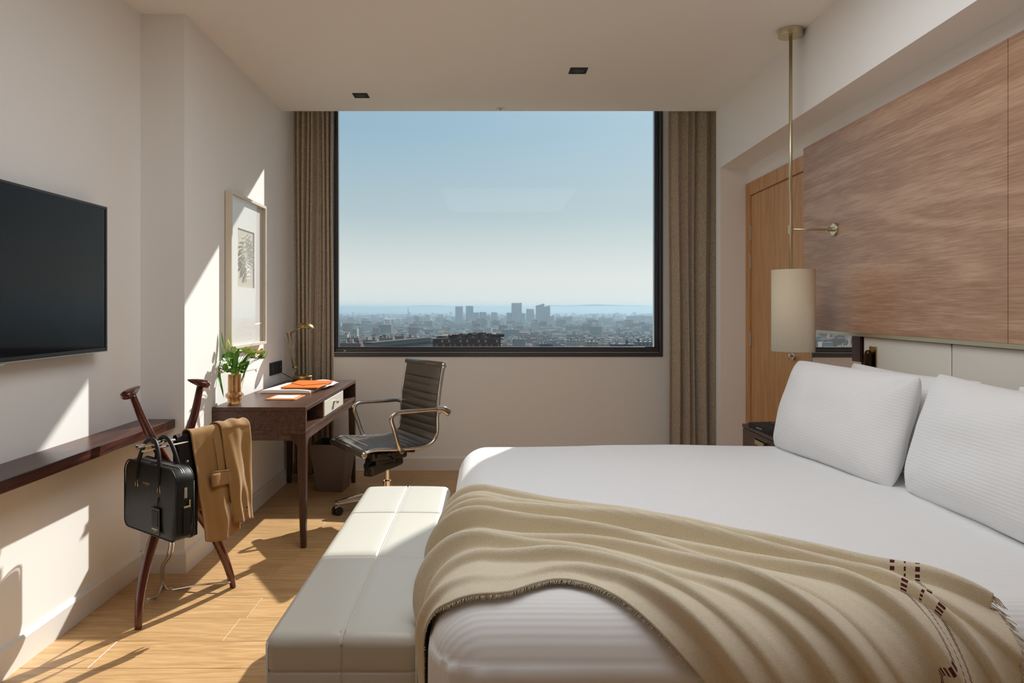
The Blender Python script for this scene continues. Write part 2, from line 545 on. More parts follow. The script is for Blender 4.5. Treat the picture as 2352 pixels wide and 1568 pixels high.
# walls
th = 0.12
struct(slab('wall_left', [(-1.677, YB), (-1.677, YCOL), (-1.677 - th, YCOL), (-1.677 - th, YB)], 0, 3.1, M['wall']))
struct(slab('wall_left.001', [(xl2(YCOL), YCOL), (xl2(YW + .3), YW + .3), (-1.80, YW + .3), (-1.80, YCOL)], 0, 3.3, M['wall']))
wr = struct(thing('wall_right', 'off-white right wall with a deep beam above the recess', None))
slab('beam', [(xbeam(YB), YB), (xbeam(YP), YP), (2.15, YP), (2.15, YB)], 2.27, CEIL, M['wall'], wr)
slab('pier', [(xbeam(4.81), 4.81), (2.15, 4.81), (2.15, YP), (xbeam(YP), YP)], 0, 2.27, M['wall'], wr)
slab('recessed_wall', [(xniche(YB), YB), (xniche(4.81), 4.81), (2.15, 4.81), (2.15, YB)], 0, 2.27, M['wall'], wr)
slab('pocket_side', [(1.90, YP), (1.90, YW + .3), (2.15, YW + .3), (2.15, YP)], 0, 3.3, M['wall'], wr)
struct(box('wall_back', -2.0, 2.2, YB - th, YB, 0, 3.1, M['wall']))
# window wall: opening x -1.235..1.375, z .895..3.07
WX0, WX1, WZ0, WZ1 = -1.222, 1.375, 0.905, 3.07
wf = struct(thing('wall_front', 'pale wall under and beside the wide window', None))
box('wall_below_window', -1.8, 2.15, YW, YW + .30, 0, WZ0, M['wall'], wf)
box('wall_beside_window', -1.48, WX0, YW, YW + .12, WZ0, WZ1, M['wall'], wf)
box('wall_beside_window', WX1, 1.9, YW, YW + .30, WZ0, WZ1, M['wall'], wf)
box('wall_above_window', -1.48, 1.9, YW, YW + .30, WZ1, 3.3, M['wall'], wf)
# ceiling with a curtain pocket behind its front edge
ce = struct(thing('ceiling', 'plain plastered ceiling stopping short of the window', None, (0, 0, CEIL)))
box('ceiling_board', -1.80, 2.15, YB - .1, YP, CEIL, CEIL + .10, M['ceil'], ce)
box('pocket_upstand', -1.48, 1.9, YP - .02, YP, CEIL + .10, 3.2, M['ceil'], ce)
box('pocket_ceiling', -1.8, 2.15, YP - .02, YW + .3, 3.2, 3.3, M['ceil'], ce)

# skirtings
def skirting(name, a, b, nrm, h=0.105, t=0.014, parent=None):
    a = Vector((a[0], a[1], 0)); b = Vector((b[0], b[1], 0)); n = Vector((nrm[0], nrm[1], 0)).normalized()
    prof = [(0, 0), (t, 0), (t, h - .012), (t * .55, h), (0, h)]
    v = []
    for p in (a, b):
        for (d, z) in prof: v.append(p + n * d + Vector((0, 0, z)))
    k = len(prof)
    f = [list(range(k)), list(range(k, 2 * k))[::-1]] + [[i, (i + 1) % k, k + (i + 1) % k, k + i] for i in range(k)]
    return mk(name, v, f, M['base'], parent)
struct(skirting('baseboard_left', (-1.677, YB), (-1.677, YCOL), (1, 0)))
struct(skirting('baseboard_left.001', (xl2(YCOL), YCOL - .014), (xl2(YW), YW), (1, 0)))
struct(skirting('baseboard_left.002', (-1.677, YCOL), (xl2(YCOL), YCOL), (0, -1)))
struct(skirting('baseboard_front', (-1.47, YW), (1.9, YW), (0, -1)))
struct(skirting('baseboard_right', (xbeam(4.81), 4.81), (xbeam(4.906), 4.906), (-1, 0)))

# window
win = struct(thing('window_1', 'wide fixed window in a dark grey metal frame', None, (0.07, YW, WZ0)))
def bar(name, x0, x1, y0, y1, z0, z1, mt, bv=0.003): return box(name, x0, x1, y0, y1, z0, z1, mt, win, bv, 1)
ZT = WZ1
GX0, GX1, GZ0 = -1.19, 1.332, 0.964
# outer frame, stepped like the real section: inner flange, groove, sash
for nm, a in (('window_frame', (WX0, WX1, YW + .0, YW + .10)),):
    bar(nm, WX0 - .004, WX1 + .004, YW - .012, YW + .10, WZ0 - .012, WZ0 + .018, M['frame'])
    bar(nm, WX0 - .004, WX0 + .010, YW - .012, YW + .10, WZ0 + .018, ZT, M['frame'])
    bar(nm, WX1 - .018, WX1 + .004, YW - .012, YW + .10, WZ0 + .018, ZT, M['frame'])
    bar(nm, WX0, WX1, YW + .02, YW + .12, ZT - .04, ZT, M['frame'])
bar('window_sill', WX0 + .010, WX1 - .018, YW + .002, YW + .07, WZ0 + .0185, WZ0 + .024, M['silver'], 0.001)
bar('sash', WX0 + .010, WX1 - .018, YW + .035, YW + .09, WZ0 + .024, GZ0 - .006, M['frame'])
bar('sash', WX0 + .010, GX0 - .006, YW + .035, YW + .09, GZ0 - .006, ZT - .04, M['frame'])
bar('sash', GX1 + .006, WX1 - .018, YW + .035, YW + .09, GZ0 - .006, ZT - .04, M['frame'])
bar('sash', WX0 + .010, WX1 - .018, YW + .045, YW + .09, ZT - .07, ZT - .04, M['frame'])
bar('gasket', GX0 - .006, GX1 + .006, YW + .045, YW + .085, GZ0 - .006, GZ0 + .002, M['gasket'], 0)
bar('gasket', GX0 - .006, GX0 + .001, YW + .045, YW + .085, GZ0 + .002, ZT - .07, M['gasket'], 0)
bar('gasket', GX1 - .001, GX1 + .006, YW + .045, YW + .085, GZ0 + .002, ZT - .07, M['gasket'], 0)
g_ = bar('glass', GX0, GX1, YW + .066, YW + .067, GZ0, ZT - .06, M['glass'], 0)
bar('drain_cap', -1.14, -1.125, YW + .033, YW + .036, WZ0 + .028, WZ0 + .036, M['silver'], 0)

# ------------------------------------------------------------------ curtains
def curtain(name, x0, x1, Yc, z0, z1, n, seed, label, flip=1):
    rnd = random.Random(seed)
    t_ = thing(name, label, 'curtain', ((x0 + x1) / 2, Yc, z0))
    NU, NV = n * 18, 40
    ph = [rnd.uniform(-0.7, 0.7) for _ in range(n + 2)]
    am = [rnd.uniform(0.45, 1.1) for _ in range(n + 2)]
    v, f = [], []
    for j in range(NV + 1):
        w = j / NV
        z = z0 + (z1 - z0) * w
        for i in range(NU + 1):
            u = i / NU
            q = min(n, max(0, u * n + .32 * math.sin(2 * PI * u * 1.6 + seed) * math.sin(PI * u) + .12 * math.sin(2 * PI * u * 3.7 + seed)* math.sin(PI * u)))
            k = int(min(q, n - 1)); fr = q - k
            a = am[k] * (1 - fr) + am[k + 1] * fr
            p = ph[k] * (1 - fr) + ph[k + 1] * fr
            # pinch pleats at the heading, looser folds below
            drift = 0.25 * math.sin(2.2 * w + k * 1.7) * (1 - w)
            s = math.sin(2 * PI * (q + 0.13 * p + drift * 0.3))
            s2 = math.copysign(abs(s) ** 0.8, s)
            yy = Yc + 0.045 * a * s2 * (0.8 + 0.2 * math.cos(3 * w))
            xx = x0 + (x1 - x0) * u + 0.011 * math.sin(4 * PI * q + p) + 0.006 * math.sin(5 * w + k)
            if u > 0.98 and flip > 0 or u < 0.02 and flip < 0: pass
            v.append((xx, yy, z))
    for j in range(NV):
        for i in range(NU):
            a = j * (NU + 1) + i
            f.append([a, a + 1, a + NU + 2, a + NU + 1])
    o = mk('curtain_fabric', v, f, M['curtain'], t_, True)
    md = o.modifiers.new('thickness', 'SOLIDIFY'); md.thickness = 0.003
    v2, f2 = [], []
    hz = z1 - 0.05
    for j in range(2):
        z = (hz, z1)[j]
        for i in range(NU + 1):
            a = v[(NV - 1) * (NU + 1) + i]
            v2.append((a[0], a[1] - 0.005, z))
    for i in range(NU): f2.append([i, i + 1, NU + 2 + i, NU + 1 + i])
    h = mk('heading_tape', v2, f2, M['curtain'], t_, True)
    md = h.modifiers.new('thickness', 'SOLIDIFY'); md.thickness = 0.004
    tube('curtain_rail', [(x0 - .01, Yc, z1 + .02), (x1 + .01, Yc, z1 + .02)], 0.012, M['frame'], t_, 8)
    return t_
curtain('curtain', -1.455, -1.160, 5.13, 0.02, 2.80, 8, 3, 'grey-brown linen curtain gathered left of the window behind the desk lamp')
curtain('curtain', 1.372, 1.80, 5.13, 0.02, 2.80, 6, 9, 'grey-brown linen curtain gathered right of the window near the door')

# ------------------------------------------------------------------ ceiling fittings
def downlight(px, py, sz, label):
    s = (706 - py) / (CEIL - CAMZ)
    Yc = F / s; X = (px - 1120) / s
    t_ = thing('downlight', label, 'light', (X, Yc, CEIL))
    h = sz / 2
    bm = bmesh.new()
    for a in ((-h, h, -h, -h + .008), (-h, h, h - .008, h), (-h, -h + .008, -h + .008, h - .008), (h - .008, h, -h + .008, h - .008)):
        bm_box(bm, X + a[0], X + a[1], Yc + a[2], Yc + a[3], CEIL - .003, CEIL + .001)
    mkbm('rim', bm, M['blackmatt'], t_)
    box('housing', X - h + .006, X + h - .006, Yc - h + .006, Yc + h - .006, CEIL - .0015, CEIL + .0005, M['blackmatt'], t_)
    lathe('reflector', [(0.034, CEIL - .004), (0.036, CEIL - .0015), (0.030, CEIL - .0015), (0.026, CEIL - .002)], (X, Yc, 0), M['black'], t_, 24)
    return t_
downlight(829, 219, 0.10, 'black square recessed ceiling spotlight nearer the left curtain')
downlight(1328, 162, 0.105, 'black square recessed ceiling spotlight nearer the bed')
sp = thing('sprinkler', 'small round white sprinkler cover on the ceiling edge above the window', 'sprinkler', (0.09, 4.83, CEIL))
lathe('cover_plate', [(0.0, CEIL - .004), (0.030, CEIL - .004), (0.033, CEIL)], (0.09, 4.83, 0), M['base'], sp, 24)
lathe('nozzle', [(0.0, CEIL - .014), (0.009, CEIL - .014), (0.012, CEIL - .004)], (0.09, 4.83, 0), M['silver'], sp, 16)

# ------------------------------------------------------------------ door, panelling, headboard, mirror
def xp(Y): return 1.790 - 0.032 * (3.85 - Y)     # face of the panelling
d1 = struct(thing('door_1', 'light oak door with a chrome thumbturn', None, (xniche(4.3), 4.3, 0)))
ang = math.atan(0.028)
RD = Matrix.Translation((xniche(4.805), 4.805, 0)) @ Matrix.Rotation(-ang, 4, 'Z')
# local: x out of the wall (negative = into the room), y along (0 at the far corner, negative towards camera)
def dbox(name, x0, x1, y0, y1, z0, z1, mt, parent=d1, bv=0.002):
    return box(name, x0, x1, y0, y1, z0, z1, mt, parent, bv, 1, M=RD)
FH = 2.15
dbox('door_frame', -.020, .01, -.085, 0, 0, FH, M['door'])
dbox('door_frame', -.020, .01, -1.02, -.935, 0, FH, M['door'])
dbox('door_frame', -.020, .01, -.935, -.085, FH - .09, FH, M['door'])
leafd = dbox('door_leaf', -.012, .012, -.928, -.092, 0.005, FH - .097, M['door'])
for z in (1.80, 1.60, 1.06, .25):
    h_ = dbox('hinge', -.022, -.010, -.098, -.085, z - .05, z + .05, M['silver'], d1, .001)
dbox('lock_plate', -.018, -.012, -.90, -.86, .0, .0001, M['chrome']) if False else None
pc = RD @ Vector((-.016, -.805, .990))
lathe('thumbturn', [(0.0, -.014), (0.020, -.012), (0.024, -.004), (0.024, .004), (0.0, .004)], pc, M['chrome'], d1, 24, 'X')
tube('thumbturn_knob', [pc + Vector((-.014, 0, -.014)), pc + Vector((-.030, 0, -.014)), pc + Vector((-.030, 0, .014)), pc + Vector((-.014, 0, .014))], .004, M['chrome'], d1, 8)

pan = thing('wood_panelling', 'large horizontal-grain oak wall panels above the headboard', 'panelling', (xp(2.5), 2.5, 1.147))
PZ0, PZ1 = 1.160, 2.180
ys = [3.85, 2.27, 0.69, -0.89, -2.47]
for i in range(4):
    a, b = ys[i] - (0.0015 if i else 0), ys[i + 1] + 0.0015
    slab('panel', [(xp(a), a), (xniche(a) - .001, a), (xniche(b) - .001, b), (xp(b), b)], PZ0, PZ1, M['panel'], pan)
slab('panel_backing', [(xp(3.8) + .012, 3.8), (xniche(3.8) - .0005, 3.8), (xniche(-2.4) - .0005, -2.4), (xp(-2.4) + .012, -2.4)], PZ0 + .01, PZ1 - .01, M['gap'], pan)
slab('brass_trim', [(xp(3.85) - .003, 3.85), (xniche(3.85) - .001, 3.85), (xniche(-2.4) - .001, -2.4), (xp(-2.4) - .003, -2.4)], 1.143, PZ0 - .0005, M['palebrass'], pan)

hb = thing('headboard', 'off-white upholstered headboard in wide vertical panels behind the pillows', 'headboard', (xp(2.3) + .01, 2.3, 0))
hy = [3.22, 2.58, 1.94, 1.30, 0.66]
for i in range(4):
    a, b = hy[i] - .0012, hy[i + 1] + .0012
    RH = Matrix.Translation((xp(a) + .012, a, 0)) @ Matrix.Rotation(-math.atan(.032), 4, 'Z')
    bm = bmesh.new(); bm_box(bm, 0, .020, -(a - b), 0, 0.02, 1.142, .006, 3, RH)
    mkbm('headboard_panel', bm, M['headfab'], hb, True)
    autosmooth(hb.children[-1], 50)
for y_ in hy[1:4]:
    tube('piping', [(xp(y_) + .010, y_, .05), (xp(y_) + .010, y_, 1.14)], .0035, M['headfab'], hb, 6)

# mirror between door and headboard
mi = thing('wall_mirror', 'mirror strip with a thin brass edge between the door and headboard', 'mirror', (1.79, 3.5, .55))
def xm(Y): return 1.802 - .03 * (3.80 - Y)
slab('mirror_glass', [(xm(3.775), 3.775), (xm(3.775) + .004, 3.775), (xm(3.245) + .004, 3.245), (xm(3.245), 3.245)], .25, 1.142, M['mirror'], mi)
slab('brass_edge', [(xm(3.79) - .004, 3.79), (xm(3.79) + .01, 3.79), (xm(3.775) + .01, 3.775), (xm(3.775) - .004, 3.775)], .25, 1.142, M['palebrass'], mi)
slab('backboard', [(xm(3.79) + .005, 3.79), (xniche(3.79), 3.79), (xniche(3.23), 3.23), (xm(3.23) + .005, 3.23)], .24, 1.142, M['walnutx'], mi)
slab('wood_strip', [(xm(3.31) - .012, 3.31), (xm(3.31), 3.31), (xm(3.235), 3.235), (xm(3.235) - .012, 3.235)], 1.02, 1.141, M['walnutx'], mi)

# reading light on the headboard
ry = 3.13
rl = thing('reading_light', 'small brass and bronze reading light folded flat on the headboard', 'lamp', (xp(ry) + .006, ry, 1.02))
x_ = xp(ry) + .012
box('brass_plate', x_ - .005, x_, ry - .030, ry + .030, .95, 1.10, M['brass'], rl, .002, 2)
lathe('lamp_head', [(0.0, .055), (.008, .054), (.015, .046), (.018, .03), (.018, -.085), (.014, -.09), (0, -.09)], (x_ - .024, ry, 1.03), mat('dark_bronze', C(60, 42, 24), .25, .9), rl, 20)
tube('pivot', [(x_ - .004, ry, 1.075), (x_ - .022, ry, 1.075)], .006, M['brass'], rl, 8)

# pendant lamp
PX, PY = 1.548, 3.47
pl = thing('pendant_lamp', 'tall cream cylinder shade lamp on a long brass rod from the ceiling', 'lamp', (PX, PY, CEIL))
lathe('ceiling_rose', [(0, CEIL - .034), (.058, CEIL - .034), (.060, CEIL - .031), (.060, CEIL)], (PX, PY, 0), M['palebrass'], pl, 40)
tube('rod', [(PX, PY, CEIL - .03), (PX, PY, 1.44)], .0085, M['palebrass'], pl, 12)
ST, SB, SR = 1.472, 1.057, .104
lathe('lamp_shade', [(SR, SB), (SR, ST), (SR - .003, ST), (SR - .003, SB), (SR, SB)], (PX + .013, PY, 0), M['shade'], pl, 56)
lathe('shade_cap', [(0, ST - .012), (SR - .004, ST - .012), (SR - .004, ST - .008), (0, ST - .008)], (PX + .013, PY, 0), M['shade'], pl, 40)
lathe('collar', [(.012, 1.655), (.012, 1.70), (.009, 1.70)], (PX, PY, 0), M['palebrass'], pl, 16)
tube('wall_arm', [(PX, PY, 1.679), (xp(PY) - .002, PY, 1.679)], .006, M['palebrass'], pl, 10)
lathe('wall_plate', [(0, -.012), (.030, -.012), (.032, -.009), (.032, 0), (0, 0)], (xp(PY) - .001, PY, 1.679), M['palebrass'], pl, 32, 'X')
lathe('arm_socket', [(.010, -.045), (.011, -.012)], (xp(PY) - .001, PY, 1.679), M['palebrass'], pl, 16, 'X')

# ------------------------------------------------------------------ television, shelf, picture, socket
tv = thing('television', 'large flat black television mounted on the left wall', 'television', (-1.66, 2.34, 1.4))
TX, TY0, TY1, TZ0, TZ1 = -1.613, 1.78, 2.875, 1.098, 1.705
box('tv_body', -1.655, TX - .003, TY0 + .01, TY1 - .01, TZ0 + .01, TZ1 - .01, M['black'], tv, .006, 2)
box('wall_bracket', -1.677, -1.655, 2.1, 2.6, 1.25, 1.55, M['black'], tv)
bm = bmesh.new()
for (y0, y1, z0, z1) in ((TY0, TY1, TZ0, TZ0 + .014), (TY0, TY1, TZ1 - .010, TZ1), (TY0, TY0 + .010, TZ0 + .014, TZ1 - .010), (TY1 - .010, TY1, TZ0 + .014, TZ1 - .010)):
    bm_box(bm, TX - .010, TX + .002, y0, y1, z0, z1, .0015, 1)
mkbm('bezel', bm, M['black'], tv)
box('screen', TX - .006, TX - .001, TY0 + .009, TY1 - .009, TZ0 + .013, TZ1 - .009, M['tvglass'], tv)
bm = bmesh.new()
bm_box(bm, TX - .016, TX + .0025, TY0, TY1, TZ0 - .004, TZ0 - .0005); bm_box(bm, TX - .016, TX + .0025, TY1 + .0005, TY1 + .003, TZ0 - .004, TZ1)
mkbm('silver_edge', bm, M['silver'], tv)
box('status_tab', TX - .012, TX + .001, 2.19, 2.27, TZ0 - .014, TZ0 - .004, M['silver'], tv, .004, 2)

sh = thing('wall_shelf', 'long dark wood floating shelf below the television', 'shelf', (-1.60, 2.0, .72))
bm = bmesh.new()
bm_box(bm, -1.677, -1.508, YB + .01, YCOL - .001, .700, .742, .002, 2)
mkbm('shelf_board', bm, M['shelf'], sh)

# framed relief on the wall beside the window
ar = thing('framed_artwork', 'tall cream box frame holding a white paper relief above the desk', 'picture', (-1.46, 4.12, 1.5))
AY0, AY1, AZ0, AZ1 = 3.79, 4.41, 1.045, 1.935
def xa(Y): return xl2(Y)
AX = xa(4.1)
RA = Matrix.Translation((AX, 4.1, 0)) @ Matrix.Rotation(math.atan(.010), 4, 'Z') @ Matrix.Translation((0, -4.1, 0))
fw = .018; dp = .040
bm = bmesh.new()
for (y0, y1, z0, z1) in ((AY0, AY1, AZ0, AZ0 + fw), (AY0, AY1, AZ1 - fw, AZ1), (AY0, AY0 + fw, AZ0 + fw, AZ1 - fw), (AY1 - fw, AY1, AZ0 + fw, AZ1 - fw)):
    bm_box(bm, .004, dp, y0, y1, z0, z1, .001, 1, RA)
mkbm('picture_frame', bm, M['frameart'], ar)
MY0, MY1, MZ0, MZ1 = 3.955, 4.245, 1.40, 1.745
bm = bmesh.new()
for (y0, y1, z0, z1) in ((AY0 + fw, AY1 - fw, AZ0 + fw, MZ0), (AY0 + fw, AY1 - fw, MZ1, AZ1 - fw), (AY0 + fw, MY0, MZ0, MZ1), (MY1, AY1 - fw, MZ0, MZ1)):
    bm_box(bm, .012, .016, y0, y1, z0, z1, 0, 1, RA)
mkbm('mount', bm, M['mount'], ar)
box('backing', .006, .010, MY0 - .01, MY1 + .01, MZ0 - .01, MZ1 + .01, M['mountin'], ar, M=RA)
# relief: rings of curled paper petals
rv = []
rr = random.Random(4)
cy, cz = 4.10, 1.585
for ring, (rad, cnt, sz) in enumerate(((.012, 6, .014), (.032, 11, .020), (.055, 17, .022), (.078, 22, .022), (.098, 18, .020))):
    for k in range(cnt):
        a = 2 * PI * k / cnt + ring * .4 + rr.uniform(-.1, .1)
        py_, pz_ = cy + rad * 1.0 * math.cos(a), cz + rad * 1.25 * math.sin(a)
        out_ = Vector((0, math.cos(a), math.sin(a))); tn = Vector((0, -math.sin(a), math.cos(a)))
        b0 = Vector((.011, py_, pz_))
        pts = [b0 - out_ * sz * .5 - tn * sz * .3, b0 - out_ * sz * .5 + tn * sz * .3, b0 + out_ * sz * .5 + tn * sz * .45 + Vector((.013, 0, 0)),
               b0 + out_ * sz * .7 + Vector((.017, 0, 0)), b0 + out_ * sz * .5 - tn * sz * .45 + Vector((.013, 0, 0)), b0 + out_ * .1 * sz + Vector((.003, 0, 0))]
        n0 = [RA @ p for p in pts]
        rv.append((n0, [[0, 1, 5], [1, 2, 5], [2, 3, 5], [3, 4, 5], [4, 0, 5]]))
v_, f_ = join(rv)
mk('paper_relief', v_, f_, M['mount'], ar)
box('picture_glass', .031, .033, AY0 + fw, AY1 - fw, AZ0 + fw, AZ1 - fw, M['picglass'], ar, M=RA)

so = thing('wall_socket', 'black double wall socket above the desk beside the left curtain', 'socket', (-1.478, 4.73, .86))
RS = Matrix.Translation((xl2(4.73), 4.73, .86))
box('face_plate', 0, .010, -.135, .125, -.043, .043, M['black'], so, .003, 2, M=RS)
for k in (-.085, 0.0, .082):
    box('socket_module', .010, .0125, k - .033, k + .033, -.033, .033, M['blackmatt'], so, .001, 1, M=RS)
for k in (-.085, .082):
    box('switch_mark', .0125, .0130, k - .004, k + .004, -.004, .004, M['silver'], so, M=RS)

# ------------------------------------------------------------------ bed
BX0, BX1, BY0, BY1, BZ = -0.130, 1.715, 1.385, 3.245, 0.648
BR = 0.13
bed = thing('bed', 'wide bed made up with white finely ribbed bedding', 'bed', ((BX0 + BX1) / 2, (BY0 + BY1) / 2, 0))
box('bed_base', BX0 + .05, BX1 - .03, BY0 + .05, BY1 - .05, .05, .26, M['bench'], bed, .01, 2)
for x_ in (BX0 + .12, BX1 - .12):
    for y_ in (BY0 + .12, BY1 - .12):
        lathe('leg', [(.028, 0), (.028, .05)], (x_, y_, 0), M['blackmatt'], bed, 16)
def soft_bed(p, d):
    n = noise.noise(Vector((p.x * 1.6, p.y * 1.6, p.z * 2))) * 0.008 + noise.noise(Vector((p.x * 5, p.y * 5, p.z * 5))) * 0.0025
    q = p.copy()
    if d.z > 0.2 or d.length < 1e-6:
        cx = min(1, (p.x - BX0) / .5, (BX1 - p.x) / .5); cy_ = min(1, (p.y - BY0) / .5, (BY1 - p.y) / .5)
        q.z += 0.012 * (cx * cy_ - 0.6) + n
    else:
        q += d * n * 1.2
        # loose gathers at the near foot corner
        k = max(0, 1 - abs(p.x - BX0 - .05) / .16) * max(0, 1 - abs(p.y - BY0) / .10) * max(0, min(1, (0.56 - p.z) / .12))
        q += d * 0.012 * k * math.sin(p.x * 95 + p.z * 6)
    return q
bed_top = roundbox('duvet', BX0, BX1, BY0, BY1, 0.14, BZ, BR, 0.03, M['sheet'], bed, soft_bed)

# bench at the foot of the bed
NX0, NX1, NY0, NY1, NZ = -0.548, -0.166, 1.655, 3.065, 0.480
bn = thing('bench', 'long greige leather bench with stitched seams along the foot of the bed', 'bench', ((NX0 + NX1) / 2, (NY0 + NY1) / 2, 0))
cxm = (NX0 + NX1) / 2
seamsY = [2.19, 2.655]
SZ = .392
def groove(d, w=0.0035): return math.exp(-(d / w) ** 2)
def soft_bench(p, d):
    q = p.copy()
    g = 0
    if d.z > .3 or d.length < 1e-6:
        g = 0.0045 * groove(p.x - cxm) + 0.0035 * max(groove(p.y - s_) for s_ in seamsY)
        u = (p.x - cxm) / (NX1 - NX0) * 2
        ysec = [NY0] + seamsY + [NY1]
        bul = 0
        for a, b in zip(ysec[:-1], ysec[1:]):
            if a <= p.y <= b: bul = 1 - abs((p.y - (a + b) / 2) / (b - a) * 2) ** 4
        q.z += 0.007 * (1 - abs(u) ** 3) * (0.4 + 0.6 * bul) - 0.003
        q.z -= g
    else:
        g = 0.0035 * groove(p.z - SZ)
        if abs(d.y) > .5: g += 0.004 * groove(p.x - cxm)
        if abs(d.x) > .5: g += 0.003 * max(groove(p.y - s_) for s_ in seamsY)
        q -= d * g
        q += d * 0.005 * math.sin(max(0, min(1, (p.z - .06) / (SZ - .06))) * PI) 
    return q
roundbox('upholstery', NX0, NX1, NY0, NY1, .05, NZ, .030, .03, M['bench'], bn, soft_bench,
         ex=[(cxm, .003)], ey=[(s_, .003) for s_ in seamsY], ez=[(SZ, .003)])
box('plinth', NX0 + .03, NX1 - .03, NY0 + .03, NY1 - .03, 0, .052, M['blackmatt'], bn)
def stitch(name, pts):
    return tube(name, pts, .0011, M['thread'], bn, 5)
zt = NZ + .0035
for dx in (-.006, .006):
    pts = [(cxm + dx, y_, NZ - .001 + .007 * (0.4 + 0.6 * 0)) for y_ in (NY0 + .02, NY1 - .02)]
    ys_ = np.linspace(NY0 + .02, NY1 - .02, 60)
    pl_ = []
    for y_ in ys_:
        p_ = soft_bench(Vector((cxm + .02, y_, NZ)), Vector((0, 0, 0)))
        pl_.append((cxm + dx, y_, p_.z - .0006))
    stitch('stitching', pl_)
# piped edges of the end cap
for (xa_, ya_) in ((NX0 + .008, NY0 + .008), (NX1 - .008, NY0 + .008), (NX0 + .008, NY1 - .008), (NX1 - .008, NY1 - .008)):
    tube('piping', [(xa_, ya_, .06), (xa_, ya_, NZ - .022)], .0035, M['bench'], bn, 8)

# ------------------------------------------------------------------ pillows
def pillow(label, c, Ldir, Udir, Wd, H, T, seed, sag=0.0, name='pillow'):
    """c: middle of the bottom edge"""
    Lv = Vector(Ldir).normalized(); Uv = Vector(Udir); Uv = (Uv - Lv * Uv.dot(Lv)).normalized(); Nv = Uv.cross(Lv).normalized()
    R_ = Matrix((Lv, Nv, Uv)).transposed().to_4x4()
    nu, nv = 60, 40
    vs, fs = [], []
    idx = {}
    def q(t): return math.sin(t * PI / 2)
    for side in (1, -1):
        for j in range(nv + 1):
            for i in range(nu + 1):
                u = q(-1 + 2 * i / nu); v = q(-1 + 2 * j / nv)
                edge = i in (0, nu) or j in (0, nv)
                if edge and side == -1:
                    continue
                x = u * Wd / 2 * (1 - .035 * (1 - v * v))
                z = v * H / 2 * (1 - .05 * (1 - u * u))
                ck = 1 - .045 * abs(u * v) ** 5; x *= ck; z *= ck
                t = T / 2 * (max(0, 1 - abs(u) ** 3.2) ** 0.55) * (max(0, 1 - abs(v) ** 2.6) ** 0.55)
                if v < 0: t *= 1 + .18 * (-v) * (1 - abs(v) ** 4)
                wr_ = noise.noise(Vector((x * 7 + seed * 9, z * 7, side))) * .010 + noise.noise(Vector((x * 22 + seed, z * 5, side * 3))) * .0035
                # creases running in from the corners
                cr_ = 0
                for cxs in (-1, 1):
                    for czs in (-1, 1):
                        a = math.atan2(czs * 1 - v, cxs * 1 - u); dd = math.hypot(cxs - u, czs - v)
                        cr_ += math.sin(a * 14 + seed) * math.exp(-dd * 3.2) * .006
                y = side * (t + (wr_ + cr_) * min(1, t / .03))
                z -= sag * (1 - u * u) * max(0, v) * .5
                idx[(side, i, j)] = len(vs)
                vs.append(Vector((x, y, z + H / 2)))
    for j in range(nv + 1):
        for i in range(nu + 1):
            if i in (0, nu) or j in (0, nv): idx[(-1, i, j)] = idx[(1, i, j)]
    for side in (1, -1):
        for j in range(nv):
            for i in range(nu):
                f = [idx[(side, i, j)], idx[(side, i + 1, j)], idx[(side, i + 1, j + 1)], idx[(side, i, j + 1)]]
                fs.append(f[::-1] if side == 1 else f)
    o = mk(name, vs, fs, M['pillow'], None, True)
    o.matrix_world = Matrix.Translation(Vector(c)) @ R_
    tag(o, label, 'pillow', 'white pillows at the head of the bed')
    return o
PB = BZ + .004
pillow('large white front pillow nearest the bedside lamp', (1.372, 2.765, PB - .022), (-.13, 1, 0), (.28, 0, .95), .77, .43, .21, 1)
pillow('large white front pillow nearest the camera at the right', (1.455, 1.965, PB - .022), (.0, 1, 0), (.26, 0, .95), .82, .445, .20, 2, .03)
pillow('white back pillow against the headboard, behind the pillow by the lamp', (1.60, 2.66, PB - .01), (-.02, 1, 0), (.12, 0, .99), .80, .40, .13, 3, .015)
pillow('white back pillow against the headboard, behind the near right pillow', (1.60, 1.72, PB - .01), (.0, 1, 0), (.12, 0, .99), .80, .405, .13, 4)

# ------------------------------------------------------------------ throw blanket
def smooth(t): t = max(0, min(1, t)); return t * t * (3 - 2 * t)
def bez(P, t):
    P = [Vector(p) for p in P]
    while len(P) > 1: P = [P[i].lerp(P[i + 1], t) for i in range(len(P) - 1)]
    return P[0]
AX0 = BX0 + BR; BY_ = BY0 + BR
ARC = BR * PI / 2
def wrap1(a):
    """unrolled coordinate measured from the start of the flat top: returns (offset, drop, angle)"""
    if a >= 0: return a, 0.0, 0.0
    if a > -ARC:
        th_ = -a / BR
        return -BR * math.sin(th_), BR * (1 - math.cos(th_)), th_
    return -BR, BR + (-a - ARC), PI / 2
def bedwrap(a, b, h):
    ox, dx, tx = wrap1(a); oy, dy, ty = wrap1(b)
    n = Vector((-math.sin(tx), -math.sin(ty), math.cos(tx) * math.cos(ty) + 1e-3)).normalized()
    if a < 0 and b < 0:          # round the upright corner of the mattress
        rr_ = math.hypot(a, b); ux, uy = a / rr_, b / rr_
        o_, d, t_ = wrap1(-rr_)
        ox, oy = ux * abs(o_), uy * abs(o_)
        n = Vector((ux * math.sin(t_), uy * math.sin(t_), math.cos(t_) + 1e-3)).normalized()
    else:
        d = dx + dy
    crown = .006 * smooth(a / .4) * smooth(b / .4)
    return Vector((AX0 + ox, BY_ + oy, BZ - d + crown)) + n * h
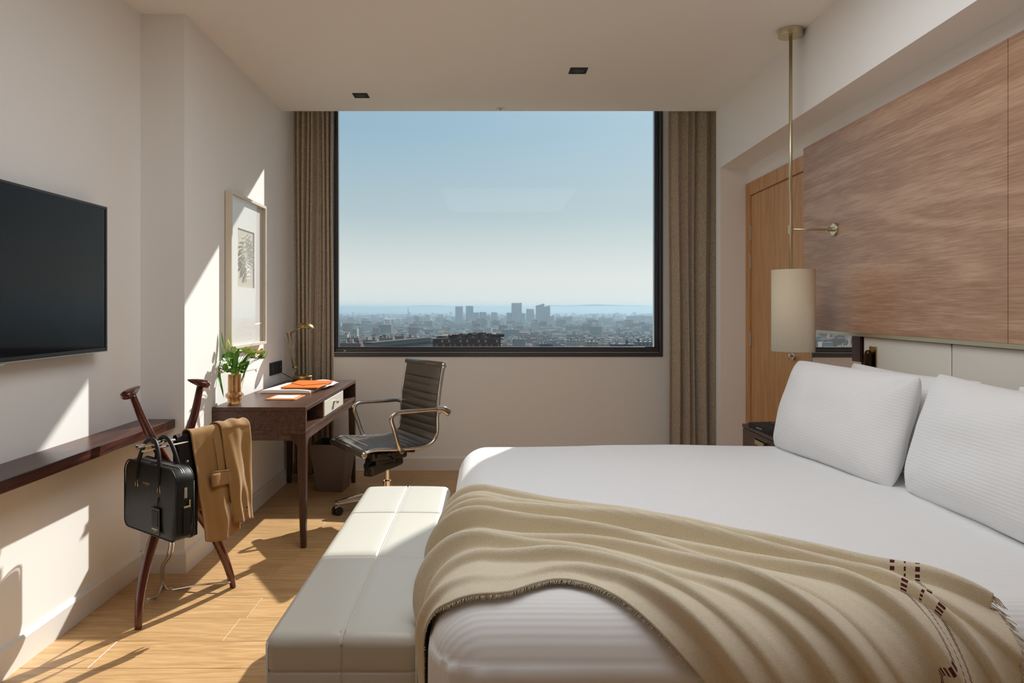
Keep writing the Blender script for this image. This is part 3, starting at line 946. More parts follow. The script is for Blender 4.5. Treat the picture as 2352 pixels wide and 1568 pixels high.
# control curves across the blanket in unrolled (a, b): a from the foot edge, b from the near edge
def ab(x, Y): return (x - AX0, Y - BY_)
CURV = [
    (0.00, [(-.60, .80), (-.30, .83), (-.10, .84), ab(.20, 2.12), ab(.48, 1.975), ab(.72, 1.755), ab(.93, 1.60), ab(1.05, 1.49)]),
    (0.16, [(-.60, .72), (-.30, .74), (-.10, .74), ab(.18, 2.05), ab(.44, 1.91), ab(.68, 1.70), ab(.88, 1.54), (1.07, -.09)]),
    (0.35, [(-.60, .60), (-.30, .60), (-.10, .60), ab(.15, 1.96), ab(.40, 1.84), ab(.66, 1.65), (.90, -.03), (1.07, -.30)]),
    (0.60, [(-.60, .40), (-.30, .40), (-.10, .40), ab(.12, 1.80), ab(.35, 1.72), ab(.54, 1.57), (.76, -.12), (.95, -.38)]),
    (0.85, [(-.60, .08), (-.30, .10), (-.08, .13), ab(.08, 1.65), ab(.22, 1.65), ab(.38, 1.52), (.57, -.14), (.76, -.38)]),
    (1.00, [(-.45, .03), (-.17, .01), (-.07, -.03), (.045, -.030), (.166, .027), (.27, -.035), (.42, -.18), (.60, -.36)]),
]
def catm(P, t):
    n = len(P) - 1
    s_ = t * n; i = min(int(s_), n - 1); f = s_ - i
    g = lambda k: Vector((P[min(max(k, 0), n)][0], P[min(max(k, 0), n)][1]))
    a, b, c, d = g(i - 1), g(i), g(i + 1), g(i + 2)
    return 0.5 * ((2 * b) + (c - a) * f + (2 * a - 5 * b + 4 * c - d) * f * f + (3 * b - a - 3 * c + d) * f ** 3)
def blanket_ab(u, v):
    for k in range(len(CURV) - 1):
        if u <= CURV[k + 1][0] or k == len(CURV) - 2:
            w = (u - CURV[k][0]) / (CURV[k + 1][0] - CURV[k][0])
            return catm(CURV[k][1], v).lerp(catm(CURV[k + 1][1], v), w)
# folds: centre (u at foot, middle, end), height, half-width, lean
FOLDS = [
    (.025, .03, .03, .014, .020), (.13, .12, .10, .026, .026), (.235, .25, .20, .020, .030), (.335, .345, .33, .034, .028), (.43, .455, .45, .030, .026),
    (.53, .56, .57, .036, .030), (.645, .66, .66, .026, .026), (.74, .77, .76, .040, .036), (.85, .86, .86, .022, .026), (.935, .93, .94, .030, .030),
]
def fold_h(u, v):
    h = 0.0
    for k, (a, b, c, hh, wd) in enumerate(FOLDS):
        ctr = (a * (1 - v) ** 2 + 2 * b * v * (1 - v) + c * v * v) + .016 * math.sin(4.2 * v + k * 2.1) + .006 * math.sin(11 * v + k)
        amp = hh * (0.22 + 0.78 * math.sin(2.9 * v + k * 1.9 + .5) ** 2) 
        d = (u - ctr)
        w_ = wd * (1.9 if d < 0 else 0.42)      # steep on the window side, long on the near side
        h += 1.7 * amp * math.exp(-(abs(d) / w_) ** 1.5)
    h += .006 * noise.noise(Vector((u * 9, v * 7, 1.0))) + .0025 * noise.noise(Vector((u * 30, v * 16, 5.0)))
    return h
NUb, NVb = 260, 300
bl = thing('throw_blanket', 'cream woven throw with dark red stripes rumpled across the foot of the bed', 'blanket', (.3, 1.8, BZ))
V_, F_, UV_ = [], [], []
for j in range(NVb + 1):
    v = j / NVb
    for i in range(NUb + 1):
        u = i / NUb
        h = fold_h(u, v)
        p = blanket_ab(min(1, max(0, u + .32 * (h - .012) * (1 - abs(2 * u - 1) ** 6))), v)
        edge = smooth(min(u, 1 - u) / .03)
        hh = .007 + max(0, h) * (0.25 + .75 * edge)
        # the hanging end at the foot presses between bench and bed
        kx = smooth((p.x + .34) / .30)
        hh = .007 + (hh - .007) * (.28 + .72 * kx)
        V_.append(bedwrap(p.x, p.y, hh + .006))
        UV_.append((u, .868 + (p.x - .955 + .03 * math.sin(u * 5)) * .9))
for j in range(NVb):
    for i in range(NUb):
        a = j * (NUb + 1) + i
        F_.append([a, a + 1, a + NUb + 2, a + NUb + 1])
M['throw'] = m = fabric('cream_throw', C(220, 207, 180), C(236, 225, 202), 1.0, 420, 0.55, 0.25, (1, 1, 1), .0016)
# woven stripes follow the weave: printed by the cloth's own UV
uvn = N(m, 'ShaderNodeUVMap'); sp_ = N(m, 'ShaderNodeSeparateXYZ'); L(m, uvn.outputs[0], sp_.inputs[0])
def band(center, half):
    s1 = N(m, 'ShaderNodeMath'); s1.operation = 'SUBTRACT'; s1.inputs[1].default_value = center; L(m, sp_.outputs['Y'], s1.inputs[0])
    s2 = N(m, 'ShaderNodeMath'); s2.operation = 'ABSOLUTE'; L(m, s1.outputs[0], s2.inputs[0])
    s3 = N(m, 'ShaderNodeMath'); s3.operation = 'LESS_THAN'; s3.inputs[1].default_value = half; L(m, s2.outputs[0], s3.inputs[0])
    return s3.outputs[0]
bs_ = [band(.850, .0034), band(.868, .0014), band(.886, .0034)]
a1 = N(m, 'ShaderNodeMath'); a1.operation = 'MAXIMUM'; L(m, bs_[0], a1.inputs[0]); L(m, bs_[1], a1.inputs[1])
a2 = N(m, 'ShaderNodeMath'); a2.operation = 'MAXIMUM'; L(m, a1.outputs[0], a2.inputs[0]); L(m, bs_[2], a2.inputs[1])
mu_ = N(m, 'ShaderNodeMath'); mu_.operation = 'MULTIPLY'; mu_.inputs[1].default_value = 1100; L(m, sp_.outputs['X'], mu_.inputs[0])
mv_ = N(m, 'ShaderNodeMath'); mv_.operation = 'MULTIPLY_ADD'; mv_.inputs[1].default_value = 60; L(m, sp_.outputs['Y'], mv_.inputs[0]); L(m, mu_.outputs[0], mv_.inputs[2])
si = N(m, 'ShaderNodeMath'); si.operation = 'SINE'; L(m, mv_.outputs[0], si.inputs[0])
gt = N(m, 'ShaderNodeMath'); gt.operation = 'GREATER_THAN'; gt.inputs[1].default_value = -0.35; L(m, si.outputs[0], gt.inputs[0])
a3 = N(m, 'ShaderNodeMath'); a3.operation = 'MULTIPLY'; L(m, a2.outputs[0], a3.inputs[0]); L(m, gt.outputs[0], a3.inputs[1])
pb = m.node_tree.nodes['Principled BSDF']
old = pb.inputs['Base Color'].links[0].from_socket
mxn = N(m, 'ShaderNodeMix'); mxn.data_type = 'RGBA'; L(m, a3.outputs[0], mxn.inputs[0]); L(m, old, mxn.inputs[6]); mxn.inputs[7].default_value = C(92, 34, 38)
L(m, mxn.outputs[2], pb.inputs['Base Color'])
cl = mk('woven_cloth', V_, F_, M['throw'], bl, True, uv=UV_)
md = cl.modifiers.new('thickness', 'SOLIDIFY'); md.thickness = .005; md.offset = 1
# fringe along the short end at the right and a short fray along the near edge
def fringe(name, pts_fn, n, ln, r, seed):
    rnd = random.Random(seed); parts = []
    for k in range(n):
        t = (k + rnd.random() * .8) / n
        p, d = pts_fn(t)
        l_ = ln * rnd.uniform(.6, 1.1)
        d = (d + Vector((rnd.uniform(-.25, .25), rnd.uniform(-.25, .25), rnd.uniform(-.3, .05)))).normalized()
        mid = p + d * l_ * .5 + Vector((rnd.uniform(-.003, .003), rnd.uniform(-.003, .003), 0))
        parts.append(tube_data([p - d * .004, p, mid, p + d * l_ + Vector((0, 0, -.004))], [r, r, r * .9, r * .5], 4))
    v, f = join(parts)
    o = mk(name, v, f, M['throw'], bl, True)
    o['kind'] = 'stuff'
    return o
def end_pt(t):
    u = t; i = int(u * NUb)
    p = Vector(V_[NVb * (NUb + 1) + i]); q = Vector(V_[(NVb - 4) * (NUb + 1) + i])
    return p, (p - q).normalized()
fringe('fringe', end_pt, 300, .034, .0011, 2)
def edge_pt(t):
    j = min(NVb, int(t * NVb)); p = Vector(V_[j * (NUb + 1) + NUb]); q = Vector(V_[j * (NUb + 1) + NUb - 3])
    return p, (p - q).normalized()
fringe('frayed_edge', edge_pt, 420, .009, .0008, 5)

# ------------------------------------------------------------------ desk and what stands on it
dk = thing('desk', 'dark walnut writing desk with a white drawer along the left wall', 'desk', (-1.22, 4.3, 0))
DX0, DX1, DY0, DY1, DZ = -1.466, -0.967, 3.61, 4.985, .750
box('desk_top', DX0, DX1, DY0, DY1, DZ - .022, DZ, M['walnut'], dk, .002, 2)
box('end_panel', DX0, DX1, DY0, DY0 + .025, .628, DZ - .0225, M['walnut'], dk)
box('end_panel', DX0, DX1, DY1 - .025, DY1, .628, DZ - .0225, M['walnut'], dk)
box('back_panel', DX0, DX0 + .02, DY0 + .0255, DY1 - .0255, .628, DZ - .0225, M['walnut'], dk)
box('shelf_board', DX0, DX1, DY0, DY1, .606, .6275, M['walnut'], dk, .002, 2)
box('divider', DX0 + .0205, DX1 - .006, 4.018, 4.034, .628, DZ - .0225, M['walnut'], dk)
box('divider', DX0 + .0205, DX1 - .006, 4.560, 4.576, .628, DZ - .0225, M['walnut'], dk)
dr = box('drawer', DX0 + .05, DX1 - .002, 4.037, 4.557, .631, DZ - .026, M['white'], dk, .002, 1)
# handle is a child of the drawer
bm = bmesh.new(); bm_box(bm, DX1 - .002, DX1 + .022, 4.27, 4.32, .688, .694, .001, 1); bm_box(bm, DX1 + .016, DX1 + .022, 4.27, 4.32, .676, .690, .001, 1)
mkbm('drawer_pull', bm, M['palebrass'], dr)
# rails below and legs flaring into them
for (a, b, c, d) in ((DX0 + .02, DX1 - .02, DY0 + .004, DY0 + .024), (DX0 + .02, DX1 - .02, DY1 - .024, DY1 - .004), (DX1 - .024, DX1 - .004, DY0 + .02, DY1 - .02), (DX0 + .004, DX0 + .024, DY0 + .02, DY1 - .02)):
    box('rail', a, b, c, d, .572, .6055, M['walnut'], dk)
def desk_leg(cx, cy, sx, sy):
    # sx, sy: direction from the outer corner inwards
    prof = [(.605, .082), (.572, .074), (.555, .050), (.53, .044), (.40, .042), (.0, .027)]
    v, f = [], []
    for z, w in prof:
        x0, x1 = cx, cx + sx * w; y0, y1 = cy, cy + sy * w
        v += [(x0, y0, z), (x1, y0, z), (x1, y1, z), (x0, y1, z)]
    for i in range(len(prof) - 1):
        for k in range(4):
            k2 = (k + 1) % 4
            f.append([4 * i + k, 4 * i + k2, 4 * i + 4 + k2, 4 * i + 4 + k])
    f.append([3, 2, 1, 0]); n_ = 4 * (len(prof) - 1); f.append([n_, n_ + 1, n_ + 2, n_ + 3])
    o = mk('leg', v, f, M['walnutx'], dk)
    autosmooth(o, 30)
desk_leg(DX1 - .001, DY0 + .001, -1, 1); desk_leg(DX1 - .001, DY1 - .001, -1, -1)
desk_leg(DX0 + .001, DY0 + .001, 1, 1); desk_leg(DX0 + .001, DY1 - .001, 1, -1)

# vase
VX, VY = -1.392, 3.735
va = thing('vase', 'ribless amber glass vase with a bulging ring holding flowers on the desk', 'vase', (VX, VY, DZ))
va['label'] = 'small amber glass vase with a bulging ring, holding tulips on the desk'
VS = .92
vp = [(0, .004), (.034, .004), (.040, .010), (.040, .028), (.038, .034), (.046, .038), (.053, .048), (.052, .058), (.044, .064), (.038, .070), (.038, .165),
      (.0355, .165), (.0350, .072), (.030, .05), (.034, .02), (0, .016)]
lathe('glass_body', [(r * VS, z + DZ - .0035) for r, z in vp], (VX, VY, 0), M['amber'], va, 40)

# bouquet
bq = thing('bouquet', 'mixed bouquet of tulip buds, lime bracts and one white flower', 'flowers', (VX, VY, DZ + .02))
VZ = DZ + .165
def blade(name, pts, w, mt, fold=.25, up=(0, 0, 1)):
    P_ = catmull(pts, 5); n = len(P_); v, f = [], []
    for i, p in enumerate(P_):
        t = i / (n - 1)
        tg = (P_[min(i + 1, n - 1)] - P_[max(i - 1, 0)]).normalized()
        s = tg.cross(Vector(up)); s = s.normalized() if s.length > .05 else tg.cross(Vector((1, 0, 0))).normalized()
        nn = s.cross(tg)
        ww = w * (math.sin(PI * min(1, (t * .85 + .12))) ** .7) if t < .999 else .0003
        v += [p - s * ww + nn * ww * fold, p, p + s * ww + nn * ww * fold]
    for i in range(n - 1):
        a = 3 * i
        f += [[a, a + 1, a + 4, a + 3], [a + 1, a + 2, a + 5, a + 4]]
    return mk(name, v, f, mt, bq, True)
def vq(px, py, Y=VY): return at(px, py, Y)
rim = Vector((VX, VY, VZ - .01))
def to(px, py, dY=0, bend=.03, side=0):
    e = vq(px, py, VY + dY); m_ = rim.lerp(e, .5) + Vector((side, 0, bend))
    return [rim - Vector((0, 0, .06)), rim, m_, e]
for (px, py, dY, bd, sd, w) in ((508, 760, -.02, .02, -.02, .012), (589, 781, .03, .01, -.02, .010), (514, 914, -.05, .11, -.06, .015), (554, 898, -.03, .12, .05, .018),
                                (549, 893, .04, .11, .06, .014), (516, 812, .05, .04, -.03, .016), (548, 800, -.05, .03, .0, .014), (497, 844, .0, .07, -.05, .012), (532, 790, .07, .02, 0, .012), (573, 812, -.06, .03, .02, .014)):
    blade('tulip_leaf', to(px, py, dY, bd, sd), w, M['leafd'])
def bud(px, py, dY, ln, r, tilt, mt, nm):
    e = vq(px, py, VY + dY)
    tube('stem', catmull([rim - Vector((0, 0, .08)), rim, rim.lerp(e, .55) + Vector((0, 0, .015)), e], 6), .0022, M['stem'], bq, 6)
    d = Vector(tilt).normalized()
    q_ = d.to_track_quat('Z', 'Y').to_matrix().to_4x4()
    prof = [(0.001, 0), (r * .7, ln * .08), (r, ln * .3), (r * .85, ln * .6), (r * .45, ln * .85), (0.0005, ln)]
    lathe(nm, prof, e, mt, bq, 12, M=q_)
bud(524, 800, -.01, .050, .012, (-.05, 0, 1), M['leafl'], 'tulip_bud')
bud(534, 812, .02, .042, .012, (.25, 0, 1), M['bud2'], 'tulip_bud')
bud(588, 809, .01, .050, .012, (1, 0, .12), M['bud'], 'tulip_bud')
bud(509, 856, -.03, .018, .010, (-.5, 0, .5), M['bud2'], 'tulip_bud')
# rounded bracts and leaves: one shared leaf mesh, copied
lv, lf = [], []
for i in range(7):
    t = i / 6; w = .016 * math.sin(PI * (t * .93 + .04)) ** .6
    lv += [(-w, t * .040, .004 + .008 * t * t), (0, t * .040, 0 + .006 * t * t), (w, t * .040, .004 + .008 * t * t)]
for i in range(6):
    a = 3 * i; lf += [[a, a + 1, a + 4, a + 3], [a + 1, a + 2, a + 5, a + 4]]
protos = []
for mt in (M['leaf'], M['leafl'], M['leafd']):
    me = bpy.data.meshes.new('round_leaf'); me.from_pydata(lv, [], lf); me.polygons.foreach_set('use_smooth', [True] * len(me.polygons)); me.materials.append(mt); protos.append(me)
rr = random.Random(12)
clusters = [(552, 806, 5, 0, .018), (541, 812, 4, -.02, .02), (568, 808, 4, .02, .02), (577, 818, 5, 0, .02), (600, 822, 5, .01, .02), (594, 812, 4, .02, .02), (606, 818, 4, 0, .015), (588, 824, 4, .01, .02), (524, 826, 5, -.02, .02), (527, 840, 4, -.04, .02),
            (545, 838, 5, .03, .025), (556, 842, 5, -.02, .02), (520, 852, 4, -.03, .02), (540, 858, 5, -.04, .025), (555, 856, 4, .03, .02), (514, 850, 2, -.01, .01), (583, 816, 3, 0, .012), (534, 828, 5, .04, .02)]
inv = basis(bq).inverted()
for (px, py, n, dY, spd) in clusters:
    e = vq(px, py, VY + dY)
    tube('stem', catmull([rim, rim.lerp(e, .6) + Vector((0, 0, .01)), e], 5), .0014, M['stem'], bq, 5)
    for k in range(n):
        o = bpy.data.objects.new('leaf', protos[0 if rr.random() < .5 else (1 if rr.random() < .72 else 2)]); COL.objects.link(o); o.parent = bq
        p = e + Vector((rr.uniform(-1, 1), rr.uniform(-1, 1), rr.uniform(-.8, .8))) * spd * .6
        az = rr.uniform(0, 2 * PI); pt = rr.uniform(-.2, 1.1)
        s_ = rr.uniform(.65, 1.0)
        o.matrix_basis = inv @ Matrix.Translation(p) @ Matrix.Rotation(az, 4, 'Z') @ Matrix.Rotation(pt, 4, 'X') @ Matrix.Rotation(rr.uniform(-.6, .6), 4, 'Y') @ Matrix.Scale(s_, 4)
# white flower on a thin stem
e = vq(587, 848, VY + .02)
tube('stem', catmull([rim, rim.lerp(e, .4) + Vector((0, 0, .006)), e], 6), .0014, M['stem'], bq, 5)
parts = []
for k in range(14):
    a = 2 * PI * k / 14; ring = .55 if k % 2 else 1
    d = Vector((.75 * ring * math.cos(a) * .4 + .5, math.sin(a) * ring * .6, math.cos(a) * ring * .7)).normalized()
    s_ = d.cross(Vector((0, 0, 1))).normalized()
    l_ = .015
    parts.append(([e, e + d * l_ * .6 - s_ * .005, e + d * l_, e + d * l_ * .6 + s_ * .005], [[0, 1, 2, 3]]))
v_, f_ = join(parts)
mk('white_flower', v_, f_, M['petal'], bq)

# open book, leather envelope and small pad on the desk
RBK = Matrix.Translation((-1.230, 4.42, DZ)) @ Matrix.Rotation(math.radians(-4), 4, 'Z')
bk = thing('open_book', 'thick open book with white pages lying under the orange envelope', 'book', (-1.23, 4.42, DZ))
def leafblock(name, x0, x1, y0, y1, h0, h1, mt, waves=0.0, seed=1):
    nx, ny = 24, 8; v, f = [], []
    for k in (0, 1):
        for j in range(ny + 1):
            for i in range(nx + 1):
                u = i / nx; x = x0 + (x1 - x0) * u; y_ = y0 + (y1 - y0) * j / ny
                if k: z = h0 + (h1 - h0) * (1 - .35 * (abs(2 * u - 1)) ** 4) + waves * math.sin(u * 9 + j * .5 + seed)
                else: z = h0
                v.append(RBK @ Vector((x, y_, z)))
    m_ = (nx + 1) * (ny + 1)
    for j in range(ny):
        for i in range(nx):
            a = j * (nx + 1) + i
            f.append([a, a + nx + 1, a + nx + 2, a + 1]); f.append([m_ + a, m_ + a + 1, m_ + a + nx + 2, m_ + a + nx + 1])
    rim_ = [i for i in range(nx + 1)] + [j * (nx + 1) + nx for j in range(1, ny + 1)] + [ny * (nx + 1) + i for i in range(nx - 1, -1, -1)] + [j * (nx + 1) for j in range(ny - 1, 0, -1)]
    for a, b in zip(rim_, rim_[1:] + rim_[:1]): f.append([a, b, m_ + b, m_ + a])
    return mk(name, v, f, mt, bk, True)
autosmooth(leafblock('page_block', -.155, .155, -.235, .205, .004, .022, M['paper'], .0006), 40)
box('cover', -.158, .160, -.238, .228, 0, .0035, M['orangecard'], bk, .001, 1, M=RBK)
for k in range(7):
    rr = random.Random(k)
    z_ = .022 + .0012 * k; w_ = .15 - .004 * k
    nx, ny = 14, 6; v, f = [], []
    for j in range(ny + 1):
        for i in range(nx + 1):
            u = i / nx; x = .02 + .15 * u + .004 * k * u
            lift = .012 * math.sin(PI * u) * (.4 + .12 * k) * (.5 + j / ny * .5) + .003 * math.sin(j * 1.7 + k)
            v.append(RBK @ Vector((x, -.05 + .27 * j / ny + .004 * k, z_ - .012 * u + lift)))
    for j in range(ny):
        for i in range(nx):
            a = j * (nx + 1) + i; f.append([a, a + 1, a + nx + 2, a + nx + 1])
    o = mk('loose_page', v, f, M['paper'], bk, True)
    md = o.modifiers.new('thickness', 'SOLIDIFY'); md.thickness = .0007
RE = Matrix.Translation((-1.165, 4.40, DZ + .0275)) @ Matrix.Rotation(math.radians(-3), 4, 'Z') @ Matrix.Rotation(math.radians(0.4), 4, 'X')
en = thing('leather_envelope', 'bright orange leather envelope folder lying on the open book', 'folder', (-1.165, 4.40, DZ + .03))
EW, EL = .118, .175
box('envelope_body', -EW, EW, -EL, EL, 0, .008, M['orange'], en, .003, 2, M=RE)
def plate(name, poly, z0, z1, mt, parent, MM):
    n = len(poly)
    v = [MM @ Vector((x, y_, z0)) for x, y_ in poly] + [MM @ Vector((x, y_, z1)) for x, y_ in poly]
    f = [list(range(n))[::-1], list(range(n, 2 * n))] + [[i, (i + 1) % n, n + (i + 1) % n, n + i] for i in range(n)]
    return mk(name, v, f, mt, parent)
plate('flap', [(-EW + .001, EL - .002), (-EW + .001, .02), (0.0, -EL * .55), (EW - .001, .02), (EW - .001, EL - .002)][::-1], .0081, .0115, M['orange'], en, RE)
RP = Matrix.Translation((-1.185, 3.985, DZ)) @ Matrix.Rotation(math.radians(-2), 4, 'Z')
pd = thing('notepad', 'small tan card holder with a white note sheet at the desk front', 'notepad', (-1.185, 3.985, DZ))
box('pad_board', -.088, .088, -.095, .095, 0, .005, M['orangecard'], pd, .001, 1, M=RP)
box('note_sheet', -.070, .062, -.055, .075, .005, .0065, M['paper'], pd, M=RP)
box('clip', .02, .06, .075, .09, .005, .009, M['orange'], pd, .001, 1, M=RP)

# desk lamp
lx, ly = -1.330, 4.88
lm = thing('desk_lamp', 'antique brass jointed desk lamp with a domed head at the desk end', 'lamp', (lx, ly, DZ))
B_ = Vector((lx, ly, DZ))
lathe('lamp_base', [(0, 0), (.066, 0), (.068, .004), (.068, .040), (.064, .044), (.02, .048), (0, .048)], B_, M['brass'], lm, 40)
lathe('dimmer_knob', [(.006, 0), (.006, .012), (.003, .014), (0, .014)], B_ + Vector((.035, -.02, .044)), M['brass'], lm, 12)
pv = at(678, 843, ly); hd = at(664, 766, ly)
tube('lower_stem', [at(680, 862, ly), pv], .005, M['brass'], lm, 10)
lathe('pivot_disc', [(0, -.008), (.020, -.008), (.022, 0), (.020, .008), (0, .008)], pv, M['brass'], lm, 20)
tube('arm_rod', [pv + Vector((-.014, 0, 0)), hd + Vector((-.012, 0, 0))], .0035, M['brass'], lm, 8)
tube('arm_rod', [pv + Vector((.016, 0, 0)), hd + Vector((.012, 0, 0))], .0035, M['brass'], lm, 8)
lathe('pivot_disc', [(0, -.008), (.020, -.008), (.022, 0), (.020, .008), (0, .008)], hd, M['brass'], lm, 20)
he = at(694, 751, ly - .06)
tube('head_arm', [hd, he], .005, M['brass'], lm, 8)
RHd = Matrix.Rotation(math.radians(6), 4, 'Y')
prof = [(.056, -.006), (.060, -.002), (.056, .008), (.044, .020), (.026, .028), (.0, .031), (.0, .028), (.026, .025), (.043, .017), (.053, .006), (.056, -.002)]
lathe('lamp_head', [(r, z) for r, z in prof], at(702, 751, ly - .08), M['brass'], lm, 36, M=RHd)
tube('cable', catmull([B_ + Vector((-.04, .06, .01)), B_ + Vector((-.06, .07, .002)), B_ + Vector((-.10, .02, .03)), Vector((-1.475, 4.80, .83))], 6), .0025, M['black'], lm, 6)

# ------------------------------------------------------------------ waste bin
RBn = Matrix.Translation((-1.087, 4.80, 0)) @ Matrix.Rotation(math.radians(-6), 4, 'Z')
wb = thing('waste_bin', 'square tapered taupe waste bin on the floor under the desk', 'bin', (-1.087, 4.80, 0))
hb_, ht_ = .088, .132; H_ = .335
def sq(h, z): return [RBn @ Vector((x * h, y_ * h, z)) for x, y_ in ((-1, -1), (1, -1), (1, 1), (-1, 1))]
v = sq(hb_, 0) + sq(ht_, H_) + sq(ht_ - .006, H_) + sq(hb_ - .006, .008)
f = [[3, 2, 1, 0]]
for a in (0, 4, 8):
    for k in range(4):
        k2 = (k + 1) % 4; f.append([a + k, a + k2, a + 4 + k2, a + 4 + k])
f.append([12, 13, 14, 15])
o = mk('bin_wall', v, f, M['bin'], wb)
v = sq(ht_ - .0065, H_ - .002) + sq(hb_ - .0065, .010)
f = [[k, (k + 1) % 4, 4 + (k + 1) % 4, 4 + k] for k in range(4)] + [[4, 5, 6, 7]]
mk('liner', v, f, M['blackmatt'], wb)

# ------------------------------------------------------------------ bedside table
nsx, nsy0, nsy1, nz = 1.480, 3.36, 3.95, .606
ns = thing('bedside_table', 'dark walnut bedside table with a brass pull between bed and door', 'table', (1.65, 3.65, 0))
box('table_top', nsx, 1.80, nsy0, nsy1, nz - .02, nz, M['walnut'], ns, .002, 2)
box('carcass', nsx + .018, 1.80, nsy0 + .002, nsy1 - .002, .30, nz - .0205, M['walnut'], ns)
d_ = box('drawer', nsx + .002, nsx + .0175, nsy0 + .004, nsy1 - .004, .32, nz - .024, M['walnut'], ns, .0015, 1)
bm = bmesh.new(); bm_box(bm, nsx - .018, nsx + .002, 3.60, 3.72, .560, .565); bm_box(bm, nsx - .018, nsx - .014, 3.60, 3.72, .535, .565)
mkbm('drawer_pull', bm, M['palebrass'], d_)
for (x_, y_) in ((nsx + .03, nsy0 + .03), (nsx + .03, nsy1 - .03), (1.77, nsy0 + .03), (1.77, nsy1 - .03)):
    box('leg', x_ - .014, x_ + .014, y_ - .014, y_ + .014, 0, .30, M['walnutx'], ns)
nb = thing('black_book', 'black covered book with a small silver title on the bedside table', 'book', (1.60, 3.62, nz))
RB = Matrix.Translation((1.575, 3.67, nz)) @ Matrix.Rotation(math.radians(8), 4, 'Z')
box('cover', -.085, .085, -.16, .16, 0, .004, M['blackmatt'], nb, .001, 1, M=RB)
box('page_block', -.080, .082, -.155, .155, .0042, .026, M['black'], nb, 0, 1, M=RB)
box('cover', -.085, .085, -.16, .16, .0262, .030, M['blackmatt'], nb, .001, 1, M=RB)
box('spine', -.089, -.0855, -.16, .16, 0, .030, M['blackmatt'], nb, .001, 1, M=RB)
box('spine_print', -.0897, -.0892, .02, .075, .012, .018, M['silver'], nb, 0, 1, M=RB)
tc_ = thing('trinket', 'small tan leather tag curled beside the black book on the bedside table', 'tag', (1.64, 3.49, nz))
tr_ = catmull([(1.615, 3.62, nz + .034), (1.640, 3.62, nz + .046), (1.66, 3.60, nz + .034), (1.655, 3.57, nz + .0335), (1.63, 3.58, nz + .044), (1.61, 3.585, nz + .0345)], 5)
tr_ = [p + Vector((-.045, .13, 0)) for p in tr_]
tube('strap', tr_, .006, mat('tan_leather', C(150, 78, 36), .5), tc_, 8, flat=.4)

# ------------------------------------------------------------------ office chair
CX, CY = -0.628, 4.25
fdir = Vector((-.83, -.56, 0)).normalized()
ch = thing('office_chair', 'ribbed grey-brown leather office chair with chrome arms and star base by the desk', 'chair', (CX, CY, 0), math.atan2(-fdir.x, fdir.y))
def L3(x, y, z): return Vector((x, y, z))
prof = catmull([(0, .262, .432), (0, .245, .447), (0, .18, .452), (0, .05, .440), (0, -.08, .434), (0, -.155, .442), (0, -.205, .475), (0, -.222, .53), (0, -.222, .60), (0, -.232, .72), (0, -.252, .84), (0, -.268, .925)], 14)
# even arc-length samples
def resample(P, step):
    o = [P[0]]; acc = 0; last = P[0]
    for a, b in zip(P[:-1], P[1:]):
        seg = (b - a).length; t = 0
        while acc + seg - t >= step:
            t += step - acc; acc = 0
            o.append(a.lerp(b, t / seg)) 
        acc += seg - t
    return o
pf = resample(prof, .005)
Ltot = .005 * (len(pf) - 1)
cut = next(i for i, p in enumerate(pf) if p.y < -.19)
def sling(name, i0, i1, first_pad, last_pad):
    W2 = .232; nx = 10; v, f = [], []
    rows_ = list(range(i0, i1 + 1))
    sL = .005 * (i1 - i0)
    ring = 2 * (nx + 1)
    for i in rows_:
        p = pf[i]; tg = (pf[min(i + 1, len(pf) - 1)] - pf[max(i - 1, 0)]).normalized()
        n = Vector((1, 0, 0)).cross(tg); n = n if n.length > 0 else Vector((0, 0, 1))
        n.normalize()
        if n.z < 0 and abs(n.z) > abs(n.y): n = -n
        if abs(n.y) >= abs(n.z) and n.y < 0: n = -n
        s = .005 * (i - i0)
        if s < first_pad or s > sL - last_pad: q = .007
        else:
            ns_ = max(1, round((sL - first_pad - last_pad) / .047)); sp2 = (sL - first_pad - last_pad) / ns_
            ph_ = ((s - first_pad) / sp2) % 1.0
            q = .009 * (math.sin(PI * ph_) ** .45 if 0 < ph_ < 1 else 0)
        for k in range(nx + 1):
            x = -W2 + 2 * W2 * k / nx
            e = 1 - abs(x / W2) ** 8
            v.append(p + Vector((x, 0, 0)) + n * (.009 + q * e))
        for k in range(nx, -1, -1):
            x = -W2 + 2 * W2 * k / nx
            e = 1 - abs(x / W2) ** 8
            v.append(p + Vector((x, 0, 0)) - n * (.009 + q * .6 * e))
    for r in range(len(rows_) - 1):
        for k in range(ring):
            k2 = (k + 1) % ring
            f.append([r * ring + k, r * ring + k2, (r + 1) * ring + k2, (r + 1) * ring + k])
    f.append(list(range(ring))); f.append([(len(rows_) - 1) * ring + k for k in range(ring)][::-1])
    o = mk(name, v, f, M['chairleather'], ch, True, world=False)
    autosmooth(o, 70)
    return o
st = sling('seat', 0, cut, .06, .0)
bk_ = sling('backrest', cut, len(pf) - 1, .0, .09)
M['chairmetal'] = mat('polished_aluminium', (0.60, 0.57, 0.53, 1), 0.16, 1.0)
for sx in (-1, 1):
    tube('side_rail', [p + Vector((sx * .242, 0, 0)) for p in pf[::4]], .0105, M['chairmetal'], ch, 10, world=False)
for p_, nm in ((pf[0], 'front_roll'), (pf[-1], 'top_roll')):
    tube(nm, [p_ + Vector((-.240, 0, 0)), p_ + Vector((.240, 0, 0))], .021, M['chairleather'], ch, 16, world=False)
    for sx in (-1, 1):
        lathe('end_cap', [(0, .008), (.012, .008), (.018, .003), (.018, -.006), (0, -.006)] if sx > 0 else [(0, -.008), (.012, -.008), (.018, -.003), (.018, .006), (0, .006)],
              p_ + Vector((sx * .246, 0, 0)), M['chrome'], ch, 20, 'X', world=False)
